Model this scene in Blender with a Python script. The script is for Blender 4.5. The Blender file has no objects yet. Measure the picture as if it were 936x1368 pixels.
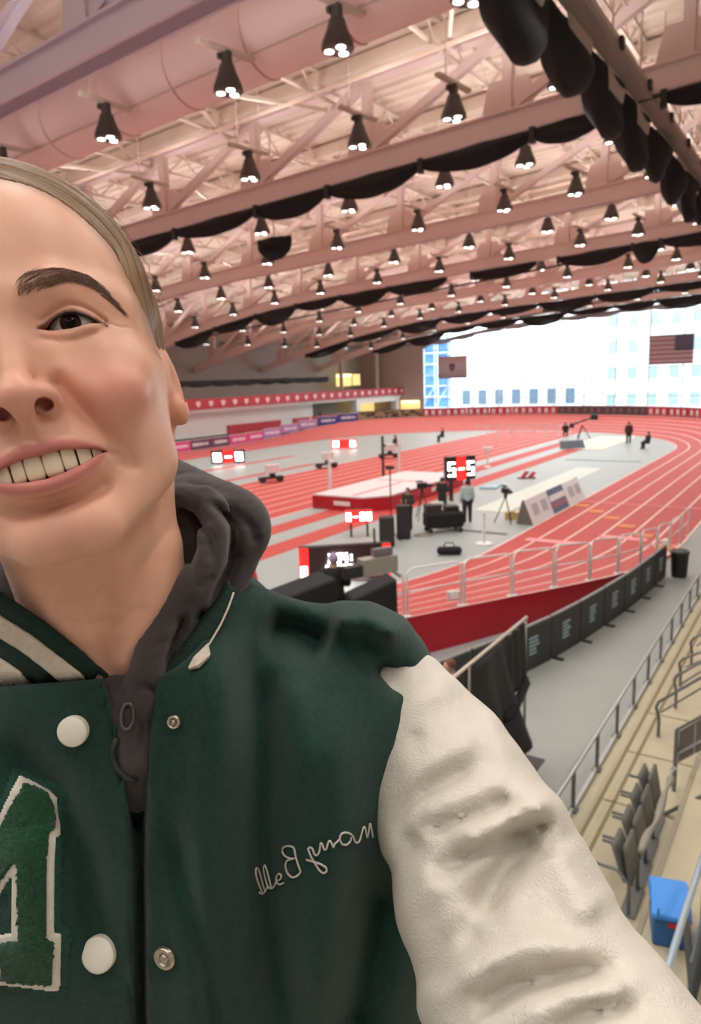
import bpy, bmesh, math, random
import numpy as np
from mathutils import Vector, Matrix, Euler

random.seed(7); np.random.seed(7)
scene = bpy.context.scene
COL = scene.collection

# ------------------------------------------------------------------ camera
FPX, CX, CY = 960.0, 468.0, 684.0            # focal length and centre in pixels of the 936x1368 frame
CAM_H = 6.0
AZ, ROLL, PITCH = math.radians(33.8), 0.035, math.atan((684 - 506.5) / 960)
FW = np.array([-math.sin(AZ) * math.cos(PITCH), math.cos(AZ) * math.cos(PITCH), -math.sin(PITCH)])
RT0 = np.array([math.cos(AZ), math.sin(AZ), 0.0]); UP0 = np.cross(RT0, FW)
RT = RT0 * math.cos(ROLL) - UP0 * math.sin(ROLL); UP = np.cross(RT, FW)
CAMP = np.array([0.0, 0.0, CAM_H])
cam_data = bpy.data.cameras.new('camera')
cam_data.sensor_fit = 'VERTICAL'; cam_data.sensor_height = 36.0
cam_data.lens = 36.0 * FPX / 1368.0
cam_data.clip_start = 0.02; cam_data.clip_end = 600
cam_data.dof.use_dof = True; cam_data.dof.focus_distance = 0.40
cam_data.dof.aperture_fstop = (cam_data.lens / 1000.0) / 0.0016
cam = bpy.data.objects.new('camera', cam_data); COL.objects.link(cam)
m = Matrix.Identity(4)
for i in range(3):
    m[i][0], m[i][1], m[i][2], m[i][3] = RT[i], UP[i], -FW[i], CAMP[i]
cam.matrix_world = m
scene.camera = cam

# ------------------------------------------------------------------ world, exposure
world = bpy.data.worlds.new('overcast_sky'); scene.world = world; world.use_nodes = True
wn = world.node_tree.nodes; wl = world.node_tree.links
bg = wn['Background']; bg.inputs['Color'].default_value = (0.93, 0.97, 1.0, 1); bg.inputs['Strength'].default_value = 4.0
scene.view_settings.view_transform = 'Standard'; scene.view_settings.look = 'None'
scene.view_settings.exposure = 0.12; scene.view_settings.gamma = 1.0
scene.view_settings.use_curve_mapping = False
LAMP_W = 370.0; UPFILL = .40  # second value: share of lamp power given to the added uplights
scene.cycles.max_bounces = 10; scene.cycles.diffuse_bounces = 6; scene.cycles.transparent_max_bounces = 12

# ------------------------------------------------------------------ helpers
def ray(x, y): return FW + RT * (x - CX) / FPX - UP * (y - CY) / FPX
def G(x, y, z=0.0):                       # point of the horizontal plane z seen at this pixel
    d = ray(x, y); return CAMP + d * ((z - CAM_H) / d[2])
def D(x, y, dist): return CAMP + ray(x, y) * dist   # point at this depth along the view axis

def srgb(h):
    if isinstance(h, str):
        c = [int(h[i:i + 2], 16) / 255 for i in (0, 2, 4)]
    else: c = [v / 255 for v in h]
    return tuple(((v + .055) / 1.055) ** 2.4 if v > .04045 else v / 12.92 for v in c)

MATS = {}
def mat(name, col, rough=.6, var=0.0, vscale=8.0, bump=0.0, bscale=60.0, metal=0.0, emit=None, estr=1.0, sheen=0.0, sss=0.0, spec=.5, alpha=1.0, stretch=None, attr=None, coat=0.0, bdist=.01):
    if name in MATS: return MATS[name]
    mt = bpy.data.materials.new(name); mt.use_nodes = True; MATS[name] = mt
    nt = mt.node_tree; N = nt.nodes; L = nt.links; b = N['Principled BSDF']
    c = srgb(col)
    b.inputs['Base Color'].default_value = (*c, 1); b.inputs['Roughness'].default_value = rough
    b.inputs['Metallic'].default_value = metal; b.inputs['Specular IOR Level'].default_value = spec
    if sheen: b.inputs['Sheen Weight'].default_value = sheen; b.inputs['Sheen Roughness'].default_value = .6
    if coat: b.inputs['Coat Weight'].default_value = coat
    if sss:
        b.inputs['Subsurface Weight'].default_value = sss; b.inputs['Subsurface Scale'].default_value = .004
        b.inputs['Subsurface Radius'].default_value = (1.0, .4, .25)
    if emit is not None:
        b.inputs['Emission Color'].default_value = (*srgb(emit), 1); b.inputs['Emission Strength'].default_value = estr
    if alpha < 1: b.inputs['Alpha'].default_value = alpha
    tc = None
    def coords():
        tc = N.new('ShaderNodeTexCoord'); mp = N.new('ShaderNodeMapping'); L.new(tc.outputs['Object'], mp.inputs['Vector'])
        if stretch: mp.inputs['Scale'].default_value = stretch
        return mp.outputs['Vector']
    src = None
    if attr:
        a = N.new('ShaderNodeAttribute'); a.attribute_name = attr; src = a.outputs['Color']; L.new(src, b.inputs['Base Color'])
    if var:
        n = N.new('ShaderNodeTexNoise'); n.inputs['Scale'].default_value = vscale; n.inputs['Detail'].default_value = 5
        L.new(coords(), n.inputs['Vector'])
        mr = N.new('ShaderNodeMapRange'); mr.inputs['To Min'].default_value = 1 - var; mr.inputs['To Max'].default_value = 1 + var
        mr.inputs['From Min'].default_value = .25; mr.inputs['From Max'].default_value = .75
        L.new(n.outputs['Fac'], mr.inputs['Value'])
        mx = N.new('ShaderNodeVectorMath'); mx.operation = 'SCALE'
        if src is not None: L.new(src, mx.inputs[0])
        else: mx.inputs[0].default_value = c
        L.new(mr.outputs['Result'], mx.inputs['Scale']); L.new(mx.outputs['Vector'], b.inputs['Base Color'])
    if bump:
        n = N.new('ShaderNodeTexNoise'); n.inputs['Scale'].default_value = bscale; n.inputs['Detail'].default_value = 4
        L.new(coords(), n.inputs['Vector'])
        bp = N.new('ShaderNodeBump'); bp.inputs['Strength'].default_value = bump; bp.inputs['Distance'].default_value = bdist
        L.new(n.outputs['Fac'], bp.inputs['Height']); L.new(bp.outputs['Normal'], b.inputs['Normal'])
    return mt

class MB:
    """collects vertices and faces of one mesh"""
    def __init__(s): s.v = []; s.f = []
    def add(s, v, f):
        o = len(s.v); s.v += [tuple(map(float, p)) for p in v]; s.f += [tuple(i + o for i in q) for q in f]; return s
    def box(s, c, d, rz=0.0, M=None):
        v = []
        for sx in (-.5, .5):
            for sy in (-.5, .5):
                for sz in (-.5, .5):
                    p = Vector((sx * d[0], sy * d[1], sz * d[2]))
                    if M is not None: p = M @ p
                    elif rz: p = Matrix.Rotation(rz, 3, 'Z') @ p
                    v.append((p.x + c[0], p.y + c[1], p.z + c[2]))
        return s.add(v, [(0, 1, 3, 2), (4, 6, 7, 5), (0, 4, 5, 1), (2, 3, 7, 6), (0, 2, 6, 4), (1, 5, 7, 3)])
    def bar(s, a, b, w, h=None, up=(0, 0, 1)):
        a = Vector(a); b = Vector(b); h = h or w; d = b - a; L = d.length
        if L < 1e-6: return s
        d.normalize(); u = Vector(up)
        if abs(d.dot(u)) > .98: u = Vector((1, 0, 0))
        x = d.cross(u).normalized(); z = x.cross(d).normalized()
        M = Matrix((x, d, z)).transposed()
        return s.box((a + b) / 2, (w, L, h), M=M)
    def tube(s, pts, r, n=8, closed=False, cap=True):
        pts = [Vector(p) for p in pts]; k = len(pts); rs = r if hasattr(r, '__len__') else [r] * k
        o = len(s.v); pn = None
        for i, p in enumerate(pts):
            a = pts[i - 1] if i or closed else p; b = pts[(i + 1) % k] if i < k - 1 or closed else p
            t = (b - a).normalized()
            if pn is None:
                pn = t.orthogonal().normalized()
            pn = (pn - t * pn.dot(t))
            pn = pn.normalized() if pn.length > 1e-6 else t.orthogonal().normalized()
            bn = t.cross(pn)
            for j in range(n):
                q = p + (pn * math.cos(2 * math.pi * j / n) + bn * math.sin(2 * math.pi * j / n)) * rs[i]
                s.v.append(tuple(q))
        for i in range(k if closed else k - 1):
            for j in range(n):
                a0 = o + i * n + j; a1 = o + i * n + (j + 1) % n; b0 = o + ((i + 1) % k) * n + j; b1 = o + ((i + 1) % k) * n + (j + 1) % n
                s.f.append((a0, a1, b1, b0))
        if cap and not closed:
            s.f.append(tuple(o + j for j in reversed(range(n)))); s.f.append(tuple(o + (k - 1) * n + j for j in range(n)))
        return s
    def lathe(s, prof, n=16, c=(0, 0, 0)):
        o = len(s.v); k = len(prof)
        for r, z in prof:
            for j in range(n):
                a = 2 * math.pi * j / n; s.v.append((c[0] + r * math.cos(a), c[1] + r * math.sin(a), c[2] + z))
        for i in range(k - 1):
            for j in range(n):
                s.f.append((o + i * n + j, o + i * n + (j + 1) % n, o + (i + 1) * n + (j + 1) % n, o + (i + 1) * n + j))
        s.f.append(tuple(o + j for j in reversed(range(n)))); s.f.append(tuple(o + (k - 1) * n + j for j in range(n)))
        return s
    def prism(s, poly, a, b):
        """poly: list of 3D points, extruded by vector b-a"""
        d = Vector(b) - Vector(a); n = len(poly); o = len(s.v)
        s.v += [tuple(Vector(p)) for p in poly] + [tuple(Vector(p) + d) for p in poly]
        s.f.append(tuple(o + i for i in reversed(range(n)))); s.f.append(tuple(o + n + i for i in range(n)))
        for i in range(n): s.f.append((o + i, o + (i + 1) % n, o + n + (i + 1) % n, o + n + i))
        return s
    def grid(s, P, closed_u=False, closed_v=False):
        """P: array [nu][nv] of points"""
        P = np.asarray(P, float); nu, nv = P.shape[:2]; o = len(s.v)
        s.v += [tuple(p) for p in P.reshape(-1, 3)]
        for i in range(nu if closed_u else nu - 1):
            for j in range(nv if closed_v else nv - 1):
                s.f.append((o + i * nv + j, o + ((i + 1) % nu) * nv + j, o + ((i + 1) % nu) * nv + (j + 1) % nv, o + i * nv + (j + 1) % nv))
        return s
    def build(s, name, m, parent=None, smooth=False, fixn=True):
        me = bpy.data.meshes.new(name); me.from_pydata(s.v, [], s.f); me.update()
        if fixn:
            bm = bmesh.new(); bm.from_mesh(me); bmesh.ops.recalc_face_normals(bm, faces=bm.faces); bm.to_mesh(me); bm.free()
        return link(name, me, m, parent, smooth)

def link(name, me, m, parent=None, smooth=False):
    if m is not None: me.materials.append(m)
    if smooth: me.polygons.foreach_set('use_smooth', [True] * len(me.polygons))
    o = bpy.data.objects.new(name, me); COL.objects.link(o)
    if parent is not None:
        o.parent = parent
        if parent.type == 'EMPTY' or parent.parent is not None: pass
    return o

def tag(o, label=None, cat=None, group=None, kind=None):
    if label: o['label'] = label
    if cat: o['category'] = cat
    if group: o['group'] = group
    if kind: o['kind'] = kind
    return o
def thing(name, label, cat, loc=(0, 0, 0), rz=0.0, group=None):
    o = bpy.data.objects.new(name, None); COL.objects.link(o); o.location = Vector(loc); o.rotation_euler = (0, 0, rz)
    o.empty_display_size = .1
    return tag(o, label, cat, group)
def struct(o): o['kind'] = 'structure'; return o
def copy_tree(o, parent=None):
    c = o.copy(); COL.objects.link(c); c.parent = parent
    for ch in list(o.children): copy_tree(ch, c)
    return c
def smooth_by_angle(o, ang=.6):
    me = o.data; bm = bmesh.new(); bm.from_mesh(me)
    for e in bm.edges:
        e.smooth = len(e.link_faces) == 2 and e.calc_face_angle(0) < ang
    for fc in bm.faces: fc.smooth = True
    bm.to_mesh(me); bm.free(); return o
def sstep(a, b, x):
    t = np.clip((x - a) / (b - a), 0, 1); return t * t * (3 - 2 * t)
# ================================================================== setting: floor, track, walls, roof, window
GREY_FLOOR = mat('grey_sports_floor', (158, 165, 162), .45, var=.05, vscale=.6)
GREY_AISLE = mat('grey_vinyl_aisle', (150, 153, 147), .5, var=.06, vscale=.8)
RED_TRACK = mat('red_rubber_track', (184, 66, 60), .65, var=.06, vscale=1.5, bump=.15, bscale=90)
RED_LANE = mat('red_rubber_runway', (186, 66, 58), .65, var=.05, vscale=1.5)
LINE = mat('pale_lane_paint', (238, 214, 202), .6)
RED_VINYL = mat('crimson_vinyl_skirt', (176, 20, 38), .45, var=.08, vscale=1.2)
WHITE_PAINT = mat('white_painted_steel', (226, 224, 222), .4)
PINK_STEEL = mat('painted_roof_steel', (226, 200, 194), .55, var=.03, vscale=.5)
LILAC_STEEL = mat('lilac_roof_steel', (206, 190, 206), .5)
DECK = mat('cream_roof_deck', (216, 198, 182), .7, var=.08, vscale=.6)
CONCRETE = mat('tan_concrete', (182, 173, 147), .8, var=.08, vscale=2.0)
WALLM = mat('mauve_plaster', (176, 152, 146), .8, var=.03, vscale=.3)
WALLW = mat('white_plaster', (214, 210, 206), .8, var=.03, vscale=.4)
WALLG = mat('grey_plaster', (168, 162, 156), .8, var=.05, vscale=.4)
BLACK = mat('black_cloth', (22, 21, 22), .85, var=.2, vscale=6, bump=.2, bscale=30)
DARK = mat('dark_metal', (46, 43, 42), .5)

floor = MB().box((-20, 40, -.25), (90, 110, .5)).build('floor', GREY_FLOOR); struct(floor)

# --- oval track: two straights of about 34 m, two banked turns
TCX, TYA, TYB, RIN = -26.3, 23.0, 57.0, 16.8
def tw(y): return 4.75 + .85 * float(sstep(15, 27, y))
def th(y):
    if y < 40: t = min(max((26 - y) / 11, 0), 1); return .9 * t * t * (3 - 2 * t)
    t = min(max((y - 55) / 13, 0), 1); return 1.35 * t * t * (3 - 2 * t)
PATH = []
for i in range(35): PATH.append((TCX + RIN, TYA + (TYB - TYA) * i / 35, 1, 0))
for i in range(60):
    a = math.pi * i / 60; PATH.append((TCX + RIN * math.cos(a), TYB + RIN * math.sin(a), math.cos(a), math.sin(a)))
for i in range(35): PATH.append((TCX - RIN, TYB - (TYB - TYA) * i / 35, -1, 0))
for i in range(60):
    a = math.pi + math.pi * i / 60; PATH.append((TCX + RIN * math.cos(a), TYA + RIN * math.sin(a), math.cos(a), math.sin(a)))
def tp(i, t, dz=0.0):
    """point on the track: station i, fraction t across (0 inner edge, 1 outer edge)"""
    x, y, nx, ny = PATH[i % len(PATH)]; w = tw(y) * t
    yo = y
    return (x + nx * w, y + ny * w, th(yo) * max(t, 0) ** 1.15 + .012 + dz)
NP_ = len(PATH)
tr = MB().grid([[tp(i, t / 8) for t in range(9)] for i in range(NP_)], closed_u=True).build('track_surface', RED_TRACK, smooth=True)
struct(tr)
for k in range(7):
    t = k / 6; w = .035 / 5.3
    tt = min(max(t, .007), .993)
    MB().grid([[tp(i, tt - w, .008), tp(i, tt + w, .008)] for i in range(NP_)], closed_u=True).build('lane_line', LINE, tr, smooth=True)
# crimson skirt below the raised outer edge
sk = MB()
sk.grid([[tp(i, 1.0), tuple(np.array(tp(i, 1.004)) * (1, 1, 0) + (0, 0, 0.0))] for i in range(NP_)], closed_u=True)
sk.build('skirt', RED_VINYL, tr, smooth=True)
# marks across the lanes
ORANGE = mat('orange_lane_mark', (216, 130, 60), .6)
for k, (s0, t) in enumerate([(9.4, .08), (8.2, .25), (7.0, .42), (5.6, .58), (4.2, .75), (2.6, .92)]):
    x, y = TCX + RIN + 5.55 * t, TYA + s0
    zz = th(y) * t ** 1.15 + .03
    MB().grid([[(x - .3, y - .28, zz), (x - .3, y + .28, zz)], [(x + .3, y - .28, zz), (x + .3, y + .28, zz)]]).build('lane_mark', ORANGE, tr)
PINKL = mat('pink_start_line', (232, 150, 150), .6)
for y, t0, t1, w in ((24.6, .1, .45, .5), (26.2, .5, .8, .5), (25.6, .84, 1.0, .45), (33.4, 0, 1, .12)):
    MB().grid([[(TCX + RIN + 5.5 * (t0 + (t1 - t0) * j / 4), yy, th(y) * (t0 + (t1 - t0) * j / 4) ** 1.15 + .028) for j in range(5)] for yy in (y, y + w)]).build('start_line', PINKL, tr)

# --- red runways and the sprint straight on the infield
def strip(name, x0, x1, y0, y1, m, z=.006, parent=floor, lines=()):
    o = MB().box(((x0 + x1) / 2, (y0 + y1) / 2, z / 2), (x1 - x0, y1 - y0, z)).build(name, m, parent)
    for x in lines: MB().box((x, (y0 + y1) / 2, z + .002), (.07, y1 - y0, .004)).build('runway_line', LINE, parent)
    return o
strip('sprint_straight', -29.2, -20.4, 12, 73.0, RED_LANE, lines=[-29.2 + 1.1 * k for k in range(9)])
strip('runway', -17.05, -15.9, 11, 58, RED_LANE)
strip('runway', -19.3, -18.2, 20, 62, RED_LANE)
strip('runway', -31.5, -30.9, 22, 42, RED_LANE)
strip('runway', -36.6, -36.0, 22, 46, RED_LANE)
SAND = mat('cream_sand', (232, 226, 208), .9, var=.05, vscale=3)
PALE = mat('pale_mat_vinyl', (204, 210, 200), .6, var=.03)
strip('sand_pit', -17.6, -14.4, 56.5, 68, SAND, .03)
strip('pale_runway_sheet', -13.1, -11.5, 29.5, 45.5, PALE, .02)
AISLE_D = mat('dark_floor_cable', (96, 100, 98), .7)
MB().box((-11.6, 25.4, .01), (3.4, .22, .02)).build('cable_cover', AISLE_D, floor)
MB().box((-12.6, 49.5, .01), (5.0, .2, .02)).build('cable_cover', AISLE_D, floor)

# aisle between the barrier and the stand
strip('aisle_floor', -5.2, -2.55, -4, 45, GREY_AISLE, .004)

# --- roof: sloped deck, joists, pipes
def zc(x): return 12.5 + .05 * (x + 20) - .005 * max(0.0, -30 - x) ** 2         # underside of the trusses, arched towards the left eave
XL, XR, Y0, YE = -57.0, 9.0, 4.0, 89.0
XS = [XL, -53.5, -50, -46, -42, -38, -34, -30, -20, -10, XR]
def xbeam(y, dz, w, h, x0=XL, x1=XR):
    """a beam that follows the roof line across the hall"""
    xs_ = [x0] + [x for x in XS if x0 < x < x1] + [x1]
    return MB().grid([[(x, y + a, zc(x) + dz + b) for a, b in ((-w / 2, -h / 2), (w / 2, -h / 2), (w / 2, h / 2), (-w / 2, h / 2))] for x in xs_], closed_v=True)
DH = 3.5
dk = MB()
ys = []; y = Y0 - 14
while y < YE:
    ys += [(y, 0), (y + .25, 0), (y + .32, .09), (y + .57, .09)]; y += .64
dk.grid([[(x, yy, zc(x) + DH + dz) for yy, dz in ys] for x in XS])
ceiling = dk.build('ceiling', DECK); struct(ceiling)
xbeam(40, DH + .5, 100, .2).build('roof_slab', DECK, ceiling)
for x in [-52, -47.4, -42.8, -38.2, -33.6, -29, -24.4, -19.8, -15.2, -10.6, -6, -1.4, 3.2]:
    j = MB(); z1 = zc(x) + DH - .05; z0 = z1 - .75
    j.bar((x, Y0 - 12, z1), (x, YE, z1), .14, .1); j.bar((x, Y0 - 12, z0), (x, YE, z0), .12, .09)
    yy = Y0 - 12; k = 0
    while yy < YE - .8:
        j.bar((x, yy, z0 if k % 2 else z1), (x, yy + .95, z1 if k % 2 else z0), .05); yy += .95; k += 1
    j.build('roof_joist', DECK, ceiling)
PIPE = mat('cream_pipe', (222, 196, 178), .5)
for yy in [9, 17.5, 20.6, 26.5, 29.5, 38, 41, 49, 60, 72]:
    xbeam(yy, DH - 1.2, .09, .09).build('sprinkler_pipe', PIPE, ceiling)
    for x in range(-45, 8, 7): MB().bar((x, yy, zc(x) + DH - 1.2), (x, yy, zc(x) + DH), .03).build('pipe_hanger', PIPE, ceiling)
    xbeam(yy + 1.1, DH - .3, .3, .45).build('roof_beam', DECK, ceiling)
# slanted wind braces under the deck
for yy in (12.5, 24, 35.5, 47):
    for x in (-38.2, -29, -19.8, -10.6):
        MB().bar((x, yy + .8, zc(x) + DH - .9), (x + 4.6, yy + 9.6, zc(x) + DH - .9), .12).build('wind_brace', DECK, ceiling)
        MB().bar((x + 4.6, yy + .8, zc(x) + DH - .95), (x, yy + 9.6, zc(x) + DH - .95), .1).build('wind_brace', DECK, ceiling)

# --- walls
def wall(name, c, d, m): return struct(MB().box(c, d).build(name, m))
wall_left = wall('wall_left', (XL - .2, 40, 8), (.4, 100, 16), WALLG)
wall_right = wall('wall_right', (XR + .2, 40, 9), (.4, 110, 18), WALLW)
wall_rear = wall('wall_rear', (-24, -12.2, 9), (67, .4, 18), WALLW)
wall_back = wall('wall_back', (-52.1, YE + .2, 7.5), (10.4, .4, 15), WALLM)
sill = wall('wall_sill', (-21, YE + .2, .45), (52, .4, .9), WALLM)

# --- the tall window of the end wall
MULL = mat('window_mullion', (196, 204, 208), .4)
def glass(name, tint=(235, 243, 246), a=.1):
    mt = bpy.data.materials.new(name); mt.use_nodes = True; nt = mt.node_tree; N = nt.nodes
    for n in list(N): N.remove(n)
    out = N.new('ShaderNodeOutputMaterial'); mx = N.new('ShaderNodeMixShader'); t = N.new('ShaderNodeBsdfTransparent'); g = N.new('ShaderNodeBsdfGlossy')
    t.inputs[0].default_value = (*srgb(tint), 1); g.inputs['Roughness'].default_value = .05; mx.inputs[0].default_value = a
    nt.links.new(t.outputs[0], mx.inputs[1]); nt.links.new(g.outputs[0], mx.inputs[2]); nt.links.new(mx.outputs[0], out.inputs[0]); return mt
GLASS = glass('window_glass', a=.06)
win = bpy.data.objects.new('window_1', None); COL.objects.link(win); win.location = (0, YE, 0); struct(win)
NX = 14; XW0, XW1 = -46.8, 4.0; dxp = (XW1 - XW0) / NX
zrows = [.9, 2.9, 6.2, 9.4]
for k in range(NX + 1):
    x = XW0 + dxp * k
    MB().box((x, .05, (zc(x) + DH + .9) / 2), (.13, .16, zc(x) + DH - .9)).build('mullion', MULL, win)
for z in zrows:
    MB().box(((XW0 + XW1) / 2, .05, z), (XW1 - XW0, .12, .09)).build('transom', MULL, win)
for k in range(NX):
    x0, x1 = XW0 + dxp * k, XW0 + dxp * (k + 1)
    for r in range(4):
        z0 = zrows[r]; za = zb = zrows[r + 1] if r < 3 else None
        if r == 3: za, zb = zc(x0) + DH, zc(x1) + DH
        MB().add([(x0, .05, z0), (x1, .05, z0), (x1, .05, zb), (x0, .05, za)], [(0, 1, 2, 3)]).build('pane', GLASS, win)
# dark edge of the retracted shade along the window head
SH = MB(); P_ = []
xs = np.linspace(XW0, XW1, 120)
for x in xs:
    zt = zc(x) + .35; dz = .22 * abs(math.sin(x * .9)) + .25 * abs(math.sin(x * .37 + 1))
    P_.append([(x, -.5, zt), (x, -.5, zt - .25 - dz)])
sh = SH.grid(P_).build('window_shade', mat('pale_shade_cloth', (150, 140, 140), .8), win)

# --- gallery along the left wall
gal = bpy.data.objects.new('wall_gallery', None); COL.objects.link(gal); gal.location = (-50, 0, 0); struct(gal)
def gp(name, c, d, m): return MB().box(c, d).build(name, m, gal)
gp('parapet', (-.15, 62, 4.15), (.3, 56, 1.0), mat('crimson_banner', (168, 46, 58), .6, var=.05))
gp('gallery_slab', (-3.4, 62, 3.5), (6.4, 56, .3), WALLW)
gp('wall_panel', (-1.2, 55.5, 2.3), (.3, 27, 2.7), WALLW)
gp('wall_panel', (-1.6, 37, 2.3), (.3, 12, 2.7), WALLG)
RDP = mat('red_wall_pad', (168, 28, 44), .6)
gp('wall_pad', (-.95, 58.5, 1.25), (.2, 8.5, 1.1), RDP); gp('wall_pad', (-.95, 66.6, 1.25), (.2, 3.0, 1.1), RDP); gp('wall_pad', (-.95, 71.4, 1.25), (.2, 5.4, 1.1), RDP)
for yy in (77.5, 87.5):
    c_ = gp('column', (-.5, yy, 1.75), (.9, .9, 3.5), WALLW)
    gp('column_pad', (-.5, yy, .95), (1.0, 1.0, 1.1), RDP)
gp('beam', (-.5, 82.5, 3.1), (.8, 11, .5), WALLW)
gp('column', (-3.6, 88, 7.4), (.35, .35, 7.2), WALLW); gp('column', (-3.6, 79, 7.4), (.35, .35, 7.2), WALLM)
gp('stair_flight', (-4, 76.5, 1.7), (.4, 4, .5), WALLG)
WARM = mat('warm_lit_room', (250, 226, 160), .8, emit=(255, 226, 140), estr=.75)
WARM2 = mat('warm_light_panel', (255, 246, 210), .8, emit=(255, 240, 190), estr=1.6)
gp('lit_window', (-4.9, 81.5, 5.9), (.1, 3.6, 1.6), WARM); gp('light_panel', (-4.82, 81.5, 6.5), (.1, 3.4, .35), WARM2)
gp('lit_window', (-4.9, 84.6, 5.9), (.1, 1.8, 1.5), WARM)
gp('lit_window', (-4.9, 86.5, 2.2), (.1, 5.2, 1.9), WARM); gp('light_panel', (-4.82, 85.5, 2.9), (.1, 2.6, .3), WARM2)
MB().box((-48.9, YE - .03, 1.9), (3.0, .1, 1.7)).build('lit_window', WARM, wall_back); MB().box((-48.9, YE - .09, 2.6), (2.8, .1, .35)).build('light_panel', WARM2, wall_back)
WHM = mat('white_emblem_print', (226, 180, 180), .6)
for k in range(26):
    yy = 46 + k * 1.7
    MB().prism([(.02, yy - .3, 4.4), (.02, yy + .3, 4.4), (.02, yy + .3, 4.1), (.02, yy, 3.8), (.02, yy - .3, 4.1)], (0, 0, 0), (.03, 0, 0)).build('emblem', WHM, gal)
gp('window_band', (-1.4, 40, 2.5), (.12, 9, 1.1), mat('grey_window_band', (120, 130, 134), .3))
for yy in (36, 38.2, 40.4, 42.6, 44.5): gp('window_post', (-1.3, yy, 2.5), (.14, .16, 1.2), WALLW)
gp('ledge', (-1.2, 40, 1.75), (.3, 9, .3), WALLW)

# --- outside: pavement and buildings across the street
struct(MB().box((-20, 145, -1.2), (220, 110, .4)).build('ground_outside', mat('pale_pavement', (190, 192, 192), .8)))
def building(name, label, x, y, w, d, h, m, floors, cols, wm, wsize, z0=0.0, rz=0):
    t = thing(name, label, 'building', (x, y, -1), rz)
    MB().box((0, d / 2, h / 2), (w, d, h)).build('wall', m, t)
    MB().box((0, d / 2, h + .15), (w + .5, d + .5, .3)).build('roof_edge', m, t)
    for i in range(floors):
        for j in range(cols):
            zz = z0 + h * (i + .5) / floors; xx = -w / 2 + w * (j + .5) / cols
            o = MB().box((xx, -.03, zz), (wsize[0] + .2, .1, wsize[1] + .2)).build('window_frame', m, t)
            MB().box((xx, -.07, zz), wsize[:1] + (.08,) + wsize[1:]).build('window_pane', wm, o)
    return t
WB = mat('white_facade', (240, 242, 242), .8); PANE = mat('pale_blue_pane', (140, 168, 178), .2)
building('white_building', 'white office building with rows of pale windows beyond the right flag', -20, 128, 26, 14, 30, WB, 7, 8, mat('grey_blue_pane', (164, 190, 196), .3), (1.5, 2.0))
building('low_building', 'low white building with dark blue windows beyond the middle of the window', -46, 122, 22, 8, 6.0, WB, 1, 7, mat('dark_blue_pane', (96, 120, 142), .3), (1.6, 2.6))
sc = thing('scaffold_tower', 'blue netted scaffold with white decks outside the window', 'scaffold', (-66, 122, -1))
BLU = mat('blue_debris_net', (96, 150, 214), .8, var=.35, vscale=.35)
for k in range(5): MB().box((-5.6 + k * 2.8, 1.2, 7), (2.6, .12, 13.6)).build('net', BLU, sc)
for k in range(6):
    MB().box((-7 + 2.8 * k, 0, 7), (.14, .14, 14)).build('standard', WB, sc)
for k in range(7): MB().box((0, .4, 1.2 + 2 * k), (14.4, .9, .14)).build('deck', WB, sc)
for k in range(5): MB().bar((-7 + 2.8 * k, -.1, 1.2), (-4.2 + 2.8 * k, -.1, 5.2), .1).build('brace', WB, sc)
# ================================================================== roof things: trusses, lamps, ducts, curtains, flags
TRUSS_Y = [11.2, 22.5, 33.6, 44.8, 56.0, 67.2, 78.4]
PANEL_X = [-3.8 - 5.0 * k for k in range(-2, 11)]
def make_truss(y, k, m, label):
    t = thing('roof_truss', label, 'truss', (0, y, 0), 0, 'roof trusses of the hall')
    xa, xb = XL + .3, XR
    xbeam(0, .36, .42, .72, xa, xb).build('bottom_chord', m, t)
    for dz in (.03, .69): xbeam(0, dz, .62, .06, xa, xb).build('chord_flange', m, t)
    xbeam(0, DH - .35, .4, .4, xa, xb).build('top_chord', m, t)
    for i, x in enumerate(PANEL_X):
        zb, zt = zc(x) + .7, zc(x) + DH - .5
        MB().bar((x, 0, zb), (x, 0, zt), .3, .3).build('vertical', m, t)
        g = MB().prism([(x - .85, -.06, zb - .05), (x + .85, -.06, zb - .05), (x + .62, -.06, zb + .95), (x - .62, -.06, zb + .95)], (0, 0, 0), (0, .12, 0))
        g.build('gusset_plate', m, t)
        if i + 1 < len(PANEL_X):
            x2 = x; xl = PANEL_X[i + 1]
            MB().bar((xl + .25, 0, zc(xl) + .9), (x2 - .2, 0, zc(x2) + DH - .6), .26, .26).build('diagonal', m, t)
    return t
names = ['first roof truss overhead, lilac steel beside the fat round duct', 'second roof truss, pink steel with black swags and a loose curtain bundle below',
         'third roof truss, plain pink steel without swags', 'fourth roof truss, pink steel with ragged black swags below',
         'fifth roof truss, plain pink steel with bare chord behind the ragged swags', 'sixth roof truss with thin dark swags below', 'last roof truss, closest to the tall window']
for k, y in enumerate(TRUSS_Y): make_truss(y, k, LILAC_STEEL if k == 0 else PINK_STEEL, names[k])

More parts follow.
